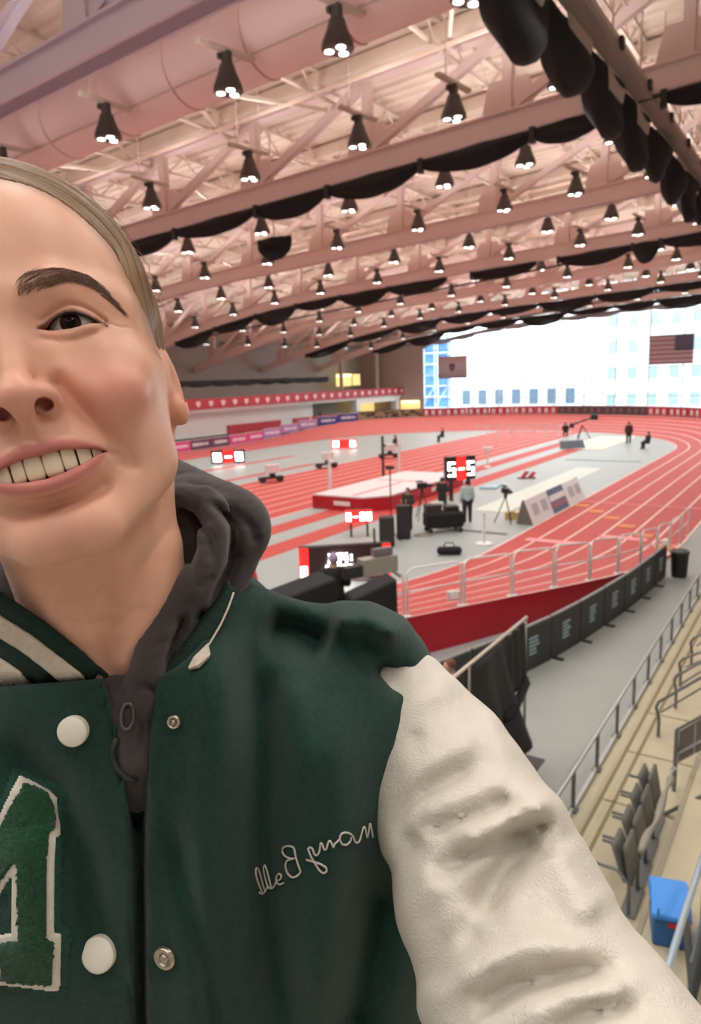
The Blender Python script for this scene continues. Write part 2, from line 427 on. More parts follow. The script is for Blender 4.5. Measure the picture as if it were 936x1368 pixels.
# ---- floodlights
HOUS = mat('lamp_housing', (74, 66, 62), .45); BARM = mat('lamp_bar', (200, 178, 164), .5)
LENS = mat('lamp_lens', (255, 255, 255), .3, emit=(255, 250, 240), estr=3.5)
LENS.cycles.emission_sampling = 'NONE'
ld = bpy.data.lights.new('floodlight', 'SPOT'); ld.energy = LAMP_W; ld.spot_size = math.radians(150); ld.spot_blend = .7; ld.shadow_soft_size = .28; ld.color = (1, .985, .955)
lu = bpy.data.lights.new('added_uplight', 'SPOT'); lu.energy = LAMP_W * UPFILL; lu.spot_size = math.radians(172); lu.spot_blend = .5; lu.shadow_soft_size = .4; lu.color = (1, .975, .96)  # added upward fill, not part of the lamps, to brighten the ceiling
def make_lamp():
    t = thing('ceiling_floodlight', 'dark bell-shaped ceiling floodlight with three bright lenses hanging below the trusses', 'lamp', (0, 0, 0), 0, 'floodlights')
    smooth_by_angle(MB().lathe([(.17, .58), (.19, .52), (.23, .38), (.34, .12), (.36, 0), (.33, -.02)], 14).build('housing', HOUS, t))
    MB().box((0, 0, .74), (.2, .16, .26)).box((-.13, 0, .78), (.08, .3, .12)).build('neck', HOUS, t)
    for a in (90, 210, 330):
        a = math.radians(a)
        MB().lathe([(.105, -.03), (.105, .0)], 12, (.19 * math.cos(a), .19 * math.sin(a), -.012)).build('lens', LENS, t)
    MB().bar((-.15, -.75, .93), (.15, .75, .87), .16, .1).build('mounting_bar', BARM, t)
    MB().bar((0, -.5, .9), (0, -.5, 2.6), .025).build('hanger_rod', BARM, t)
    l = bpy.data.objects.new('floodlight_beam', ld); COL.objects.link(l); l.parent = t; l.location = (0, 0, -.12)
    u = bpy.data.objects.new('added_uplight', lu); COL.objects.link(u); u.parent = t; u.location = (.55, 0, 1.1); u.rotation_euler = (math.pi, 0, 0)
    return t
lu0 = lu.copy(); lu0.energy = lu.energy * .35  # weaker copy of the added uplight for the row by the duct
ORD = ['first', 'second', 'third', 'fourth', 'fifth', 'sixth', 'seventh', 'eighth', 'ninth', 'tenth', 'eleventh', 'twelfth', 'thirteenth', 'fourteenth', 'fifteenth', 'sixteenth', 'seventeenth', 'eighteenth', 'nineteenth', 'twentieth']
def nth(k):
    return ORD[k] if k < 20 else '%dth' % (k + 1) if (k + 1) % 10 not in (1, 2, 3) else '%d%s' % (k + 1, {1: 'st', 2: 'nd', 3: 'rd'}[(k + 1) % 10])
def ROWLAB(r):
    if r < 0: return 'dark bell-shaped floodlight with bright lenses hanging above the tan stand before the first truss'
    if r == 0: return 'dark bell-shaped floodlight with bright lenses hanging in front of the fat pink duct'
    k, odd = divmod(r, 2)
    if odd: return 'dark bell-shaped floodlight with bright lenses hanging just before the %s roof truss' % ('last' if k + 1 == 6 else nth(k + 1))
    return 'dark bell-shaped floodlight with bright lenses hanging just beyond the %s roof truss' % ('last' if k == 6 else nth(k))
lamp0 = make_lamp(); first = True
COLS = [-6.3, -9.25, -12.3, -16.5, -21.1, -25.7, -30.4, -34.6, -38.8, -43.0, -47.5]
for r in range(-3, 13):
    y = 14.1 + 5.65 * r
    for c, x in enumerate(COLS + ([-3.0, 0.6, 4.4] if r <= 0 else [])):
        if r < 0 and x < -22: continue
        o = lamp0 if first else copy_tree(lamp0); first = False
        xx = x - .06 * max(0, 3 - r) * abs(x) / 6 * .55
        if r == 0:
            for ch in [c_ for c_ in o.children if c_.name.startswith('added_uplight')]: ch.location = (.3, -1.6, .2); ch.data = lu0
        o['label'] = ROWLAB(r); o['group'] = 'floodlight row: ' + ROWLAB(r).split('lenses ')[1]
        o.location = (xx, y + .03 * (x + 12) * (1 if r < 2 else -.5), zc(xx) + (.02 if r % 2 else -.05)); o.rotation_euler[2] = random.uniform(-.15, .15)

# ---- ducts
DUCTM = mat('pink_painted_duct', (238, 206, 200), .5, var=.03, vscale=.8)
d = thing('round_duct', 'fat pink round air duct with seams beside the lilac truss', 'duct', (0, 15.7, 0))
def duct_part(p, q, r, name, parent, m=DUCTM, n=20): return smooth_by_angle(MB().tube([p, q], r, n).build(name, m, parent))
DZ = 1.75
for k in range(14):
    x0, x1 = -45 + 2.7 * k, -45 + 2.7 * (k + 1)
    duct_part((x0, 0, zc(x0) + DZ), (x1 - .04, 0, zc(x1) + DZ), 1.0, 'duct_section', d)
    duct_part((x1 - .08, 0, zc(x1) + DZ), (x1, 0, zc(x1) + DZ), 1.03, 'seam_ring', d)
MB().bar((-30, -.72, zc(-30) + DZ - .72), (-7.2, -.72, zc(-7.2) + DZ - .72), .03, .03).build('seam_line', BARM, d)
d2 = thing('branch_duct', 'short beige round duct end beside the black curtain rail', 'duct', (-2.9, 26.5, 0))
duct_part((0, 0, zc(-2.9) + .4), (0, 14, zc(-2.9) + .4), .62, 'duct_section', d2, mat('beige_duct', (196, 176, 156), .6)); duct_part((0, .6, zc(-2.9) + .4), (0, .7, zc(-2.9) + .4), .65, 'seam_ring', d2, BARM)

# ---- black curtains tied up in swags
def swag(parent, a, b, drop, thick, end=.22, nm='swag', m=BLACK, nu=22, nv=16, seed=0):
    a = Vector(a); b = Vector(b); t = (b - a).normalized(); n = Vector((-t.y, t.x, 0)).normalized(); R = random.Random(seed)
    ph = R.uniform(0, 6); P = []
    for i in range(nu + 1):
        u = i / nu; c = a.lerp(b, u); s = (4 * u * (1 - u)) ** .75; dr = end + (drop - end) * s; th_ = .06 + (thick - .06) * s
        row = []
        for j in range(nv):
            f = 2 * math.pi * j / nv
            dz = -dr * (1 - math.cos(f)) / 2 + .03 * math.sin(5 * f + 7 * u + ph) * s
            dn = th_ * math.sin(f) * (.7 + .3 * math.cos(f * 3 + ph)) + .03 * math.sin(9 * u + 3 * f)
            row.append(c + n * dn + Vector((0, 0, dz)))
        P.append(row)
    o = MB().grid(P, closed_v=True).build(nm, m, parent, smooth=True); return o
def rail_of_swags(label, y, xs, drops, gap=(), rod=True, thick=.3, skip=()):
    t = thing('curtain_swags', label, 'curtain', (0, y, 0))
    if rod: MB().tube([(min(xs), 0, zc(min(xs)) - .12), (max(xs), 0, zc(max(xs)) - .12)], .06, 8).build('curtain_rod', DARK, t)
    for i in range(len(xs) - 1):
        if i in skip: continue
        a, b = xs[i], xs[i + 1]
        swag(t, (a, 0, zc(a) - .08), (b, 0, zc(b) - .08), drops[i % len(drops)], thick, seed=i + int(y))
        MB().box((a, 0, zc(a) - .25), (.16, .2, .45)).build('tie', DARK, t)
    return t
rail_of_swags('black curtain tied in scallops along the second roof truss', 22.1, [-31, -26.6, -23.0, -18.6, -15.3, -11.6, -7.9, -5.75, -4.3, -1.2, 2.4], [.6, .68, .6, .74, .7, .64], thick=.25, skip=(7,))
rail_of_swags('ragged black curtain swags along the fourth roof truss', 44.4, [-47, -42.5, -38, -34, -30, -26, -21.5, -19.8, -15.5, -14.2, -10, -8.5, -4, 0], [1.0, .8, 1.15, .7], thick=.35, skip=(6, 8))
rail_of_swags('thin dark curtain swags along the sixth roof truss', 66.8, [-50, -44, -38, -33, -28, -23, -18, -13, -8, -3], [.9, .7, 1.1], thick=.3)
rail_of_swags('dark curtain swags along the last roof truss by the window', 78.0, [-48, -43, -38, -34, -29, -24, -19, -15, -10, -5, 0], [.8, 1.2, .6], thick=.3)
cb = thing('curtain_bundle', 'loose black curtain bundle hanging alone below the pink truss', 'curtain', (-19.0, 23.6, 0))
z0 = zc(-19) - .9
swag(cb, (-.85, 0, z0), (.85, 0, z0), .85, .35, .35, 'bundle')
MB().bar((0, 0, z0 - .2), (0, 0, zc(-19) + 3.0), .04).build('hanging_cord', BARM, cb)
# curtain track running the long way
lt = thing('curtain_track', 'long black swagged curtain hanging from a grey track across the trusses', 'curtain', (-5.1, 0, 0))
zt = zc(-5.1)
TRK = mat('grey_curtain_track', (150, 138, 132), .45)
MB().bar((.3, 9, zt - .05), (.3, 60, zt - .05), .42, .16).build('track_beam', TRK, lt); MB().bar((.46, 9, zt + .1), (.46, 60, zt + .1), .06, .2).build('track_flange', BARM, lt)
yy = 9.2; k = 0
while yy < 55:
    swag(lt, (-.12, yy, zt), (-.12, yy + 3.0, zt), 1.55 + .2 * math.sin(k * 2.1), .5, .4, seed=k)
    MB().prism([(.1, yy + .6, zt - .1), (.1, yy + 2.4, zt - .1), (.1, yy + 2.1, zt - .62), (.1, yy + .9, zt - .62)], (0, 0, 0), (.05, 0, 0)).build('bracket_plate', BARM, lt)
    MB().box((.5, yy + .2, zt + .05), (.18, .22, .24)).build('roller_clamp', DARK, lt)
    MB().bar((0, yy + 1.5, zt + .2), (0, yy + 1.5, zt + DH), .04).build('hanger_rod', BARM, lt)
    yy += 3.05; k += 1

# rolled curtain below the eave of the left wall
rc = thing('rolled_curtain', 'long rolled black curtain above the crimson gallery parapet', 'curtain', (-50.5, 0, 0))
for k in range(9): swag(rc, (0, 42 + 3.3 * k, 6.35), (0, 45.3 + 3.3 * k, 6.35), .62, .25, .5, 'roll', seed=k)

# ---- flags in front of the window
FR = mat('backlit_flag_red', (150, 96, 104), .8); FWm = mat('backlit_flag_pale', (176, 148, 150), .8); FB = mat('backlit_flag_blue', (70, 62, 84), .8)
fl = thing('striped_flag', 'striped flag with dark blue canton hanging before the window', 'flag', (-15.15, 87.2, 8.0), 0)
def wavy(x0, x1, z0, z1, dy=0, nx=14):
    P = []
    for i in range(nx + 1):
        x = x0 + (x1 - x0) * i / nx; P.append([(x, dy + .1 * math.sin(x * 2.1), z0), (x, dy + .1 * math.sin(x * 2.1), z1)])
    return MB().grid(P)
def solid(o, t):
    md = o.modifiers.new('thickness', 'SOLIDIFY'); md.thickness = t; md.offset = 0; return o
for k in range(13):
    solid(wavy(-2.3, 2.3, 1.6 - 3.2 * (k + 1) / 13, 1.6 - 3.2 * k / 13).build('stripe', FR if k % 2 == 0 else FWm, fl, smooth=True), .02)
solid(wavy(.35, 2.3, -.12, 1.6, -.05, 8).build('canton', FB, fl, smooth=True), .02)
st = MB()
for i in range(5):
    for j in range(6): st.box((.55 + j * .31, -.075 + .1 * math.sin((.55 + j * .31) * 2.1), 1.42 - i * .31), (.09, .02, .09))
tag(st.build('stars', FWm, fl), kind='stuff')
for x in (-2.2, 2.2): MB().bar((x, 0, 1.6), (x, 0, zc(-15) - 8.0 + DH), .04).build('hanging_wire', DARK, fl)
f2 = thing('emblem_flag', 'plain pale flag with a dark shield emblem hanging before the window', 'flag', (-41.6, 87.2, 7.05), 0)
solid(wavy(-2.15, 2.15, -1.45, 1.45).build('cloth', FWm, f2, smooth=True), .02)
em = MB().prism([(-.36, -.12, .45), (.36, -.12, .45), (.4, -.12, -.05), (.2, -.12, -.4), (0, -.12, -.55), (-.2, -.12, -.4), (-.4, -.12, -.05)], (0, 0, 0), (0, .04, 0)); em.build('emblem', FB, f2)
MB().prism([(-.16, -.15, .2), (.16, -.15, .2), (.12, -.15, -.2), (-.12, -.15, -.2)], (0, 0, 0), (0, .04, 0)).build('emblem_figure', FR, f2)
for x in (-2.0, 2.0): MB().bar((x, 0, 1.45), (x, 0, zc(-41) - 7.05 + DH), .04).build('hanging_wire', DARK, f2)
# ================================================================== around the track
def pxof(p):
    v = np.array(p, float) - CAMP; w = v @ FW; return CX + FPX * (v @ RT) / w, CY - FPX * (v @ UP) / w
def outer(i, off=.35):
    a = np.array(tp(i, 1.0)); x, y, nx, ny = PATH[i % NP_]; return np.array([a[0] + nx * off, a[1] + ny * off, a[2]])
def resample(pts, step):
    pts = [np.array(p, float) for p in pts]; out = [pts[0]]; acc = 0; need = step
    for a, b in zip(pts, pts[1:]):
        L = np.linalg.norm(b - a); pos = 0
        while L - pos >= need:
            pos += need; out.append(a + (b - a) * pos / L); need = step
        need -= L - pos
    return out
# --- advert boards along the far side
AD = {'pink': ((206, 60, 124), 'pink advert board with white lettering'),
      'plum': ((92, 50, 74), 'dark plum advert board with white lettering'),
      'mauve': ((168, 120, 168), 'mauve and white advert board'),
      'blue': ((60, 62, 132), 'navy blue advert board with white lettering'),
      'tan': ((150, 126, 98), 'tan and black patterned advert board'),
      'red': ((176, 44, 62), 'crimson advert board with white emblems'),
      'grey': ((86, 66, 70), 'dark grey advert board')}
ADW = mat('board_print', (226, 214, 218), .6); ADK = mat('board_black', (40, 36, 36), .6)
pts = [outer(i, .5) for i in range(36, 131)]
bp = resample(pts, 2.6); seen = {}
for a, b in zip(bp, bp[1:]):
    c = (a + b) / 2; px, py = pxof(c + (0, 0, .5))
    if px < 150 or px > 1010: continue
    key = 'red' if px < 246 else 'plum' if px < 296 else 'pink' if px < 354 else 'mauve' if px < 412 else 'blue' if px < 472 else 'tan' if px < 566 else 'red' if px < 742 else 'grey' if px < 872 else 'red'
    if px < 246: key = 'pink'
    col, lab = AD[key]; d_ = b - a; L = np.linalg.norm(d_[:2]); rz = math.atan2(d_[1], d_[0])
    seen[key] = seen.get(key, -1) + 1; lab = lab + ', ' + nth(seen[key]) + ' of its colour from the window end'
    t = thing('advert_board', lab, 'advert board', c, rz, 'advert boards: ' + key)
    MB().box((0, 0, .45), (L - .04, .12, .9)).build('panel', mat('board_' + key, col, .5, var=.04), t)
    MB().box((0, .0, .93), (L - .04, .16, .06)).build('top_rail', ADK if key == 'tan' else mat('board_rail', (190, 184, 184), .5), t)
    sgn = 1 if (np.array([-math.sin(rz), math.cos(rz)]) @ (CAMP[:2] - c[:2])) > 0 else -1
    pr = MB(); R = random.Random(int(px))
    if key == 'tan':
        for k in range(14): pr.box((R.uniform(-L / 2 + .2, L / 2 - .2), sgn * .07, R.uniform(.12, .8)), (R.uniform(.2, .5), .02, R.uniform(.08, .2)))
        tag(pr.build('black_print', ADK, t), kind='stuff')
    elif key in ('red', 'grey'):
        for k in (-.8, 0, .8): pr.box((k, sgn * .07, .5), (.36, .02, .4)); pr.box((k, sgn * .07, .2), (.5, .02, .08))
        tag(pr.build('white_print', ADW if key == 'red' else mat('board_print_dim', (120, 104, 106), .6), t), kind='stuff')
    else:
        x = -L / 2 + .35
        while x < L / 2 - .5:
            w = R.uniform(.12, .3); pr.box((x + w / 2, sgn * .07, .46), (w, .02, R.uniform(.2, .36))); x += w + .1
        tag(pr.build('white_print', ADW, t), kind='stuff')

# --- white guard rails on the near banked edge
RAILP = WHITE_PAINT
seq = [outer(i, -.08) for i in list(range(5, -1, -1))] + [outer(NP_ - k, -.08) for k in range(1, 44)]
rp = resample(seq, 1.55)
for n, (a, b) in enumerate(zip(rp, rp[1:])):
    d_ = b - a; L = float(np.linalg.norm(d_)); rz = math.atan2(d_[1], d_[0]); sl = d_[2] / L
    t = thing('guard_rail', 'white tubular guard rail panel on the banked edge, %s from the waste bin end' % nth(n), 'guard rail', a, rz, 'white guard rail panels')
    h = 1.05; r = .17; pts = [(.05, 0, 0), (.05, 0, h - r)] + [(.05 + r * (1 - math.cos(q)), 0, h - r + r * math.sin(q)) for q in (.5, 1.05)] + [(.05 + r, 0, h), (L - .05 - r, 0, h + sl * L)] + [(L - .05 - r + r * math.sin(q), 0, h + sl * L - r + r * math.cos(q)) for q in (.5, 1.05)] + [(L - .05, 0, h + sl * L - r), (L - .05, 0, sl * L)]
    MB().tube(pts, .023, 6).build('frame', RAILP, t, smooth=True)
    MB().tube([(.05, 0, .55), (L - .05, 0, .55 + sl * L)], .018, 6).build('mid_rail', RAILP, t, smooth=True)
    MB().box((.06, 0, .01), (.1, .16, .02)).build('foot_plate', RAILP, t); MB().box((L - .06, 0, .01 + sl * L), (.1, .16, .02)).build('foot_plate', RAILP, t)
bx = thing('junction_box', 'small grey box fixed to the guard rail', 'box', tuple(np.array(G(606, 801, .95))), .7)
MB().box((0, 0, .1), (.3, .12, .2)).build('case', mat('pale_grey_plastic', (200, 196, 190), .5), bx); MB().box((0, -.07, .1), (.2, .03, .12)).build('lid', WHITE_PAINT, bx)

# --- black barrier boards with pale print
BB = mat('black_board', (48, 49, 51), .5, var=.08, vscale=3); BP = mat('pale_blue_print', (150, 172, 182), .6)
bar_pts = [(-6.1, 9.3, 0), (-5.7, 10.4, 0), (-5.15, 12.2, 0), (-4.7, 13.7, 0), (-4.3, 15.8, 0), (-4.0, 18, 0), (-3.82, 20, 0), (-3.7, 22.2, 0)]
bl = resample(bar_pts, 1.3)
for n, (a, b) in enumerate(zip(bl, bl[1:])):
    d_ = b - a; L = float(np.linalg.norm(d_)); rz = math.atan2(d_[1], d_[0])
    t = thing('barrier_board', 'charcoal barrier board with pale print along the grey aisle, %s from the waste bin' % nth(len(bl) - 2 - n), 'barrier', a, rz, 'charcoal barrier boards')
    MB().box((L / 2, 0, .47), (L - .06, .05, .94)).build('panel', BB, t)
    MB().box((L / 2, 0, .96), (L - .06, .07, .035)).build('top_rail', mat('grey_rail', (120, 120, 120), .4), t)
    MB().box((.1, 0, .02), (.1, .5, .04)).build('foot', DARK, t)
    if n % 2 == 0 or True:
        for k in range(5):
            w = (.34, .3, .36, .28, .32)[k]
            pr = MB(); x = 0; R = random.Random(n * 7 + k)
            while x < w - .05:
                ww = R.uniform(.04, .09); pr.box((L / 2 - .17 + x + ww / 2, -.03, .68 - k * .082), (ww, .012, .05)); x += ww + .015
            tag(pr.build('print_line', BP, t), kind='stuff')

# --- waste bin at the end of the boards
wb = thing('waste_bin', 'black waste bin at the far end of the charcoal boards', 'bin', (-3.35, 22.1, 0))
smooth_by_angle(MB().lathe([(.2, 0), (.22, .1), (.25, .7), (.26, .72)], 18).build('body', mat('black_plastic', (28, 27, 28), .45), wb)); smooth_by_angle(MB().lathe([(.27, .72), (.27, .77), (.18, .8), (.17, .78)], 18).build('rim', DARK, wb))
bxw = thing('white_box', 'small white box standing on the end of the charcoal boards', 'box', (-3.72, 21.9, .98))
MB().box((0, 0, .06), (.16, .16, .12)).build('carton', WHITE_PAINT, bxw); MB().box((0, 0, .125), (.17, .17, .02)).build('lid', WHITE_PAINT, bxw)

# --- pipe frame with a drawn black drape
PIPEM = mat('grey_pipe', (152, 150, 144), .35, metal=.6)
pf = thing('pipe_frame', 'grey pipe frame standing on the aisle behind the white sleeve', 'frame', (-3.6, 10.0, 0))
HT = 2.38
for yv in (0, -2.05, -4.1):
    MB().tube([(0, yv, 0), (0, yv, HT)], .024, 8).build('upright', PIPEM, pf, smooth=True); MB().box((0, yv, .01), (.5, .5, .02)).build('base_plate', DARK, pf)
MB().tube([(0, .05, HT), (0, -4.3, HT)], .024, 8).build('crossbar', mat('pale_pipe', (196, 186, 170), .4), pf, smooth=True)
MB().lathe([(.035, 0), (.035, .1)], 8, (0, 0, 1.3)).build('clamp', mat('orange_clamp', (196, 128, 86), .5), pf)
dr = thing('drawn_drape', 'black drape hanging from the pipe frame and pulled aside at the bottom', 'drape', (-3.6, 8.0, 0))
P = []
for i in range(25):
    u = i / 24; row = []
    for j in range(25):
        v = j / 24                                   # 0 top .. 1 bottom
        ytop = -2.0 + 2.95 * u; ybot = -.9 + 3.1 * u
        yv = ytop + (ybot - ytop) * v ** 1.2; zz = HT - .03 - v * (HT - .03) * (1 - .12 * u * v)
        if u > .75: zz += 0
        row.append((.06 * math.sin(u * 26 + v * 2) * (.4 + .6 * v) + .04 * math.sin(u * 9) + .02, yv, zz))
    P.append(row)
solid(MB().grid(P).build('cloth', mat('black_drape', (40, 41, 43), .8, var=.15, vscale=4), dr, smooth=True), .012)
dp = thing('short_drape', 'short black drape panel tucked up on the pipe frame beside the clamp', 'drape', (-3.6, 9.5, 0))
P = [[(.03 * math.sin(u * 20), -.45 + .85 * u + .1 * v, HT - .05 - v * (1.15 - .25 * u)) for v in np.linspace(0, 1, 14)] for u in np.linspace(0, 1, 16)]
solid(MB().grid(P).build('cloth', mat('black_drape', (40, 41, 43), .8), dp, smooth=True), .012)
MB().tube([(.05, -.45, HT - 1.2), (.06, -.1, HT - 1.22), (.05, .42, HT - .98)], .07, 8).build('tucked_hem', BLACK, dp, smooth=True)

# --- landing mat, standards, sponsor board
lm = thing('landing_mat', 'large white-topped landing mat with crimson sides on the infield', 'landing mat', (-18.4, 31.5, 0))
out = [(-1.9, -4.4), (.9, -4.4), (1.8, -3.3), (1.8, 4.6), (-1.9, 4.6)]
MB().prism([(x, y, 0) for x, y in out], (0, 0, 0), (0, 0, .62)).build('foam_base', RED_VINYL, lm)
MB().prism([(x * .985, y * .99, .62) for x, y in out], (0, 0, 0), (0, 0, .06)).build('top_cover', mat('white_vinyl', (214, 210, 210), .5), lm)
MB().box((0, 1, .683), (3.0, .25, .008)).box((.2, -1.8, .683), (.22, 4.5, .008)).build('top_print', mat('pink_print', (214, 130, 136), .6), lm)
MB().box((-.2, -4.42, .34), (.9, .03, .2)).build('side_print', WHITE_PAINT, lm); MB().box((1.81, 1.2, .34), (.03, .9, .2)).build('side_print', WHITE_PAINT, lm)
def standard(label, p, h, m):
    t = thing('jump_standard', label, 'jump standard', p)
    MB().box((0, 0, .04), (.5, .9, .08)).build('base', m, t); MB().bar((0, 0, .08), (0, 0, h), .13, .1).build('upright', m, t); MB().box((.08, 0, h * .8), (.2, .16, .12)).build('slider', m, t)
standard('white jump standard at the corner of the landing mat', (-21.0, 29.6, 0), 2.4, WHITE_PAINT)
standard('pale jump standard beyond the landing mat', (-21.3, 37.2, 0), 2.6, WHITE_PAINT)
standard('dark jump standard beyond the landing mat', (-21.5, 35.7, 0), 2.7, DARK)
sb = thing('sponsor_board', 'white slanted sponsor board with navy and red centre beside the inner lane', 'advert board', (-10.0, 31.0, 0))
Ls = 7.2; prof = [(.42, 0), (-.3, 0), (-.06, .98), (.02, .98)]
for yv in (-Ls / 2, Ls / 2 - .06): MB().prism([(x, yv, z) for x, z in prof], (0, 0, 0), (0, .06, 0)).build('end_panel', mat('grey_board', (110, 104, 98), .6), sb)
def face(u0, u1, v0, v1, off):
    a = np.array([.44, 0, 0]); b = np.array([.03, 0, .99]); n = np.array([.99, 0, .41]); n /= np.linalg.norm(n)
    f = lambda u, v: tuple(a + (b - a) * v + n * off + np.array([0, -Ls / 2 + Ls * u, 0]))
    g = lambda u, v: tuple(np.array(f(u, v)) - n * .02)
    return MB().add([f(u0, v0), f(u1, v0), f(u1, v1), f(u0, v1), g(u0, v0), g(u1, v0), g(u1, v1), g(u0, v1)], [(0, 1, 2, 3), (4, 5, 6, 7), (0, 1, 5, 4), (1, 2, 6, 5), (2, 3, 7, 6), (3, 0, 4, 7)])
face(0, .36, 0, 1, 0).build('white_panel', WHITE_PAINT, sb); face(.36, .66, 0, 1, 0).build('centre_panel', mat('navy_print', (70, 82, 122), .5), sb); face(.66, 1, 0, 1, 0).build('white_panel', WHITE_PAINT, sb)
face(.37, .65, .5, .74, .012).build('white_band', WHITE_PAINT, sb); face(.36, .65, .22, .45, .012).build('red_band', mat('magenta_print', (150, 76, 110), .5), sb)
GP = mat('grey_print', (178, 182, 184), .5)
for u in (.07, .22, .74, .88): face(u, u + .09, .3, .75, .012).build('grey_emblem', GP, sb)

# --- digital displays
LEDW = mat('white_led', (255, 255, 255), .4, emit=(255, 250, 250), estr=5.0); LEDR = mat('red_led', (220, 30, 30), .5, emit=(255, 40, 36), estr=1.4); DCASE = mat('display_case', (40, 28, 30), .5)
for q in (LEDW, LEDR): q.cycles.emission_sampling = 'NONE'
SEG = {'5': 'afgcd', '-': 'g', '8': 'abcdefg', '2': 'abged', '4': 'fgbc', '3': 'abgcd', '0': 'abcdef', '7': 'abc', '9': 'abcdfg', '6': 'acdefg'}
def digit(t, ch, x, z, w, h, th_, y=-.0):
    m = MB(); k = th_
    if ch == ':': m.box((x, y, z + h * .25), (k, .02, k)); m.box((x, y, z - h * .25), (k, .02, k))
    for s in SEG.get(ch, ''):
        cx_, cz_, hor = {'a': (0, .5, 1), 'g': (0, 0, 1), 'd': (0, -.5, 1), 'f': (-.5, .25, 0), 'b': (.5, .25, 0), 'e': (-.5, -.25, 0), 'c': (.5, -.25, 0)}[s]
        m.box((x + cx_ * w, y, z + cz_ * h), (w + k, .02, k) if hor else (k, .02, h / 2 + k))
    return m.build('digit', LEDW, t)
def face_cam(p): return math.atan2(p[1], p[0]) - math.pi / 2
def display(label, p, w, h, panels, legs=.3, d=.25, turn=0.0):
    t = thing('digital_display', label, 'display', p, face_cam(p) + turn)
    MB().box((0, 0, legs + h / 2), (w, d, h)).build('case', DCASE, t)
    for sx in (-1, 1): MB().box((sx * w * .3, 0, legs / 2), (.08, .3, legs)).build('leg', DARK, t)
    for (x0, x1, kind, txt) in panels:
        c = (x0 + x1) / 2 * w; ww = (x1 - x0) * w
        if kind == 'red': MB().box((c, -d / 2 - .015, legs + h / 2), (ww, .03, h * .96)).build('red_panel', LEDR, t)
        n = len(txt)
        for i, ch in enumerate(txt):
            digit(t, ch, c + (i - (n - 1) / 2) * ww / max(n, 1), legs + h * .48, ww / max(n, 1) * .5, h * .52, min(h, ww / n) * .16, -d / 2 - .04)
    return t
display('digital display with white digits and red centre on the far grey infield', G(305, 620), 2.5, .95, [(-.5, -.14, 'dark', '5'), (-.14, .16, 'red', '-'), (.16, .5, 'dark', '5')], .1)
display('small red digital display far behind the landing mat', G(460, 600), 2.2, .75, [(-.5, .5, 'red', '8 5')], .1)
display('red digital display on a pole before the landing mat', G(480, 716), 1.05, .5, [(-.5, .5, 'red', '8-88')], .55)
display('mast-mounted digital display with red centre above the man in pale shirt', G(614, 668), 1.55, 1.15, [(-.5, -.14, 'dark', '5'), (-.14, .16, 'red', '-'), (.16, .5, 'dark', '5')], 1.0, turn=.45)
p5 = (G(402, 776) + G(522, 776)) / 2
t5 = display('wide digital result board with red end panels behind the white guard rail', p5, 2.75, 1.05, [(-.5, -.4, 'red', '')], .08, turn=.1)
for sx in (-1, 1):
    MB().box((sx * 1.25, -.15, .6), (.24, .04, 1.02)).build('red_panel', LEDR, t5); MB().box((sx * 1.25, -.18, .4), (.2, .03, .34)).build('digit', LEDW, t5)
for i, ch in enumerate('224:'): digit(t5, ch, -.42 + i * .2, .76, .11, .24, .06, -.17)
for i, ch in enumerate('92834'): digit(t5, ch, -.5 + i * .21, .4, .12, .24, .06, -.17)
for i, ch in enumerate('44'): digit(t5, ch, .85 + i * .12, .45, .06, .14, .04, -.17)
MB().box((.72, -.15, .28), (.75, .03, .3)).build('red_strip', mat('dull_red_panel', (150, 30, 44), .5), t5)
# ================================================================== implicit surfaces (for bodies)
def surface_nets(F, xs, ys, zs):
    """quads of the zero level of F sampled on a rectilinear grid"""
    S = F < 0
    n = np.zeros(tuple(s - 1 for s in F.shape), np.uint8)
    for a in (0, 1):
        for b in (0, 1):
            for c in (0, 1): n += S[a:F.shape[0] - 1 + a, b:F.shape[1] - 1 + b, c:F.shape[2] - 1 + c]
    act = (n > 0) & (n < 8); I, J, K = np.nonzero(act)
    idx = np.full(act.shape, -1, np.int64); idx[I, J, K] = np.arange(len(I))
    acc = np.zeros((len(I), 3)); cnt = np.zeros(len(I)); G3 = (xs, ys, zs)
    corners = [(a, b, c) for a in (0, 1) for b in (0, 1) for c in (0, 1)]
    val = {q: F[I + q[0], J + q[1], K + q[2]] for q in corners}
    for q in corners:
        for ax in range(3):
            if q[ax]: continue
            r = list(q); r[ax] = 1; r = tuple(r); v0, v1 = val[q], val[r]
            mk = (v0 < 0) != (v1 < 0)
            if not mk.any(): continue
            t = np.where(mk, v0 / np.where(mk, v0 - v1, 1), 0); p = np.zeros((len(I), 3))
            for d_, (base, L) in enumerate(zip((I, J, K), G3)):
                c0 = L[base + q[d_]]; p[:, d_] = c0 if d_ != ax else c0 + (L[base + 1] - c0) * t
            acc += p * mk[:, None]; cnt += mk
    V = acc / cnt[:, None]; Q = []
    for ax in range(3):
        o1, o2 = [(1, 2), (2, 0), (0, 1)][ax]
        sl0 = [slice(None)] * 3; sl1 = [slice(None)] * 3; sl0[ax] = slice(0, -1); sl1[ax] = slice(1, None)
        A, B = S[tuple(sl0)], S[tuple(sl1)]; ch = A != B
        e = np.array(np.nonzero(ch)); ok = (e[o1] > 0) & (e[o2] > 0) & (e[o1] < S.shape[o1] - 1) & (e[o2] < S.shape[o2] - 1); e = e[:, ok]
        fl_ = A[tuple(e)]
        def cell(d1, d2):
            c = e.copy(); c[o1] -= d1; c[o2] -= d2; return idx[tuple(c)]
        q = np.stack([cell(1, 1), cell(0, 1), cell(0, 0), cell(1, 0)], 1); q[~fl_] = q[~fl_][:, ::-1]; Q.append(q)
    return V, np.concatenate(Q)
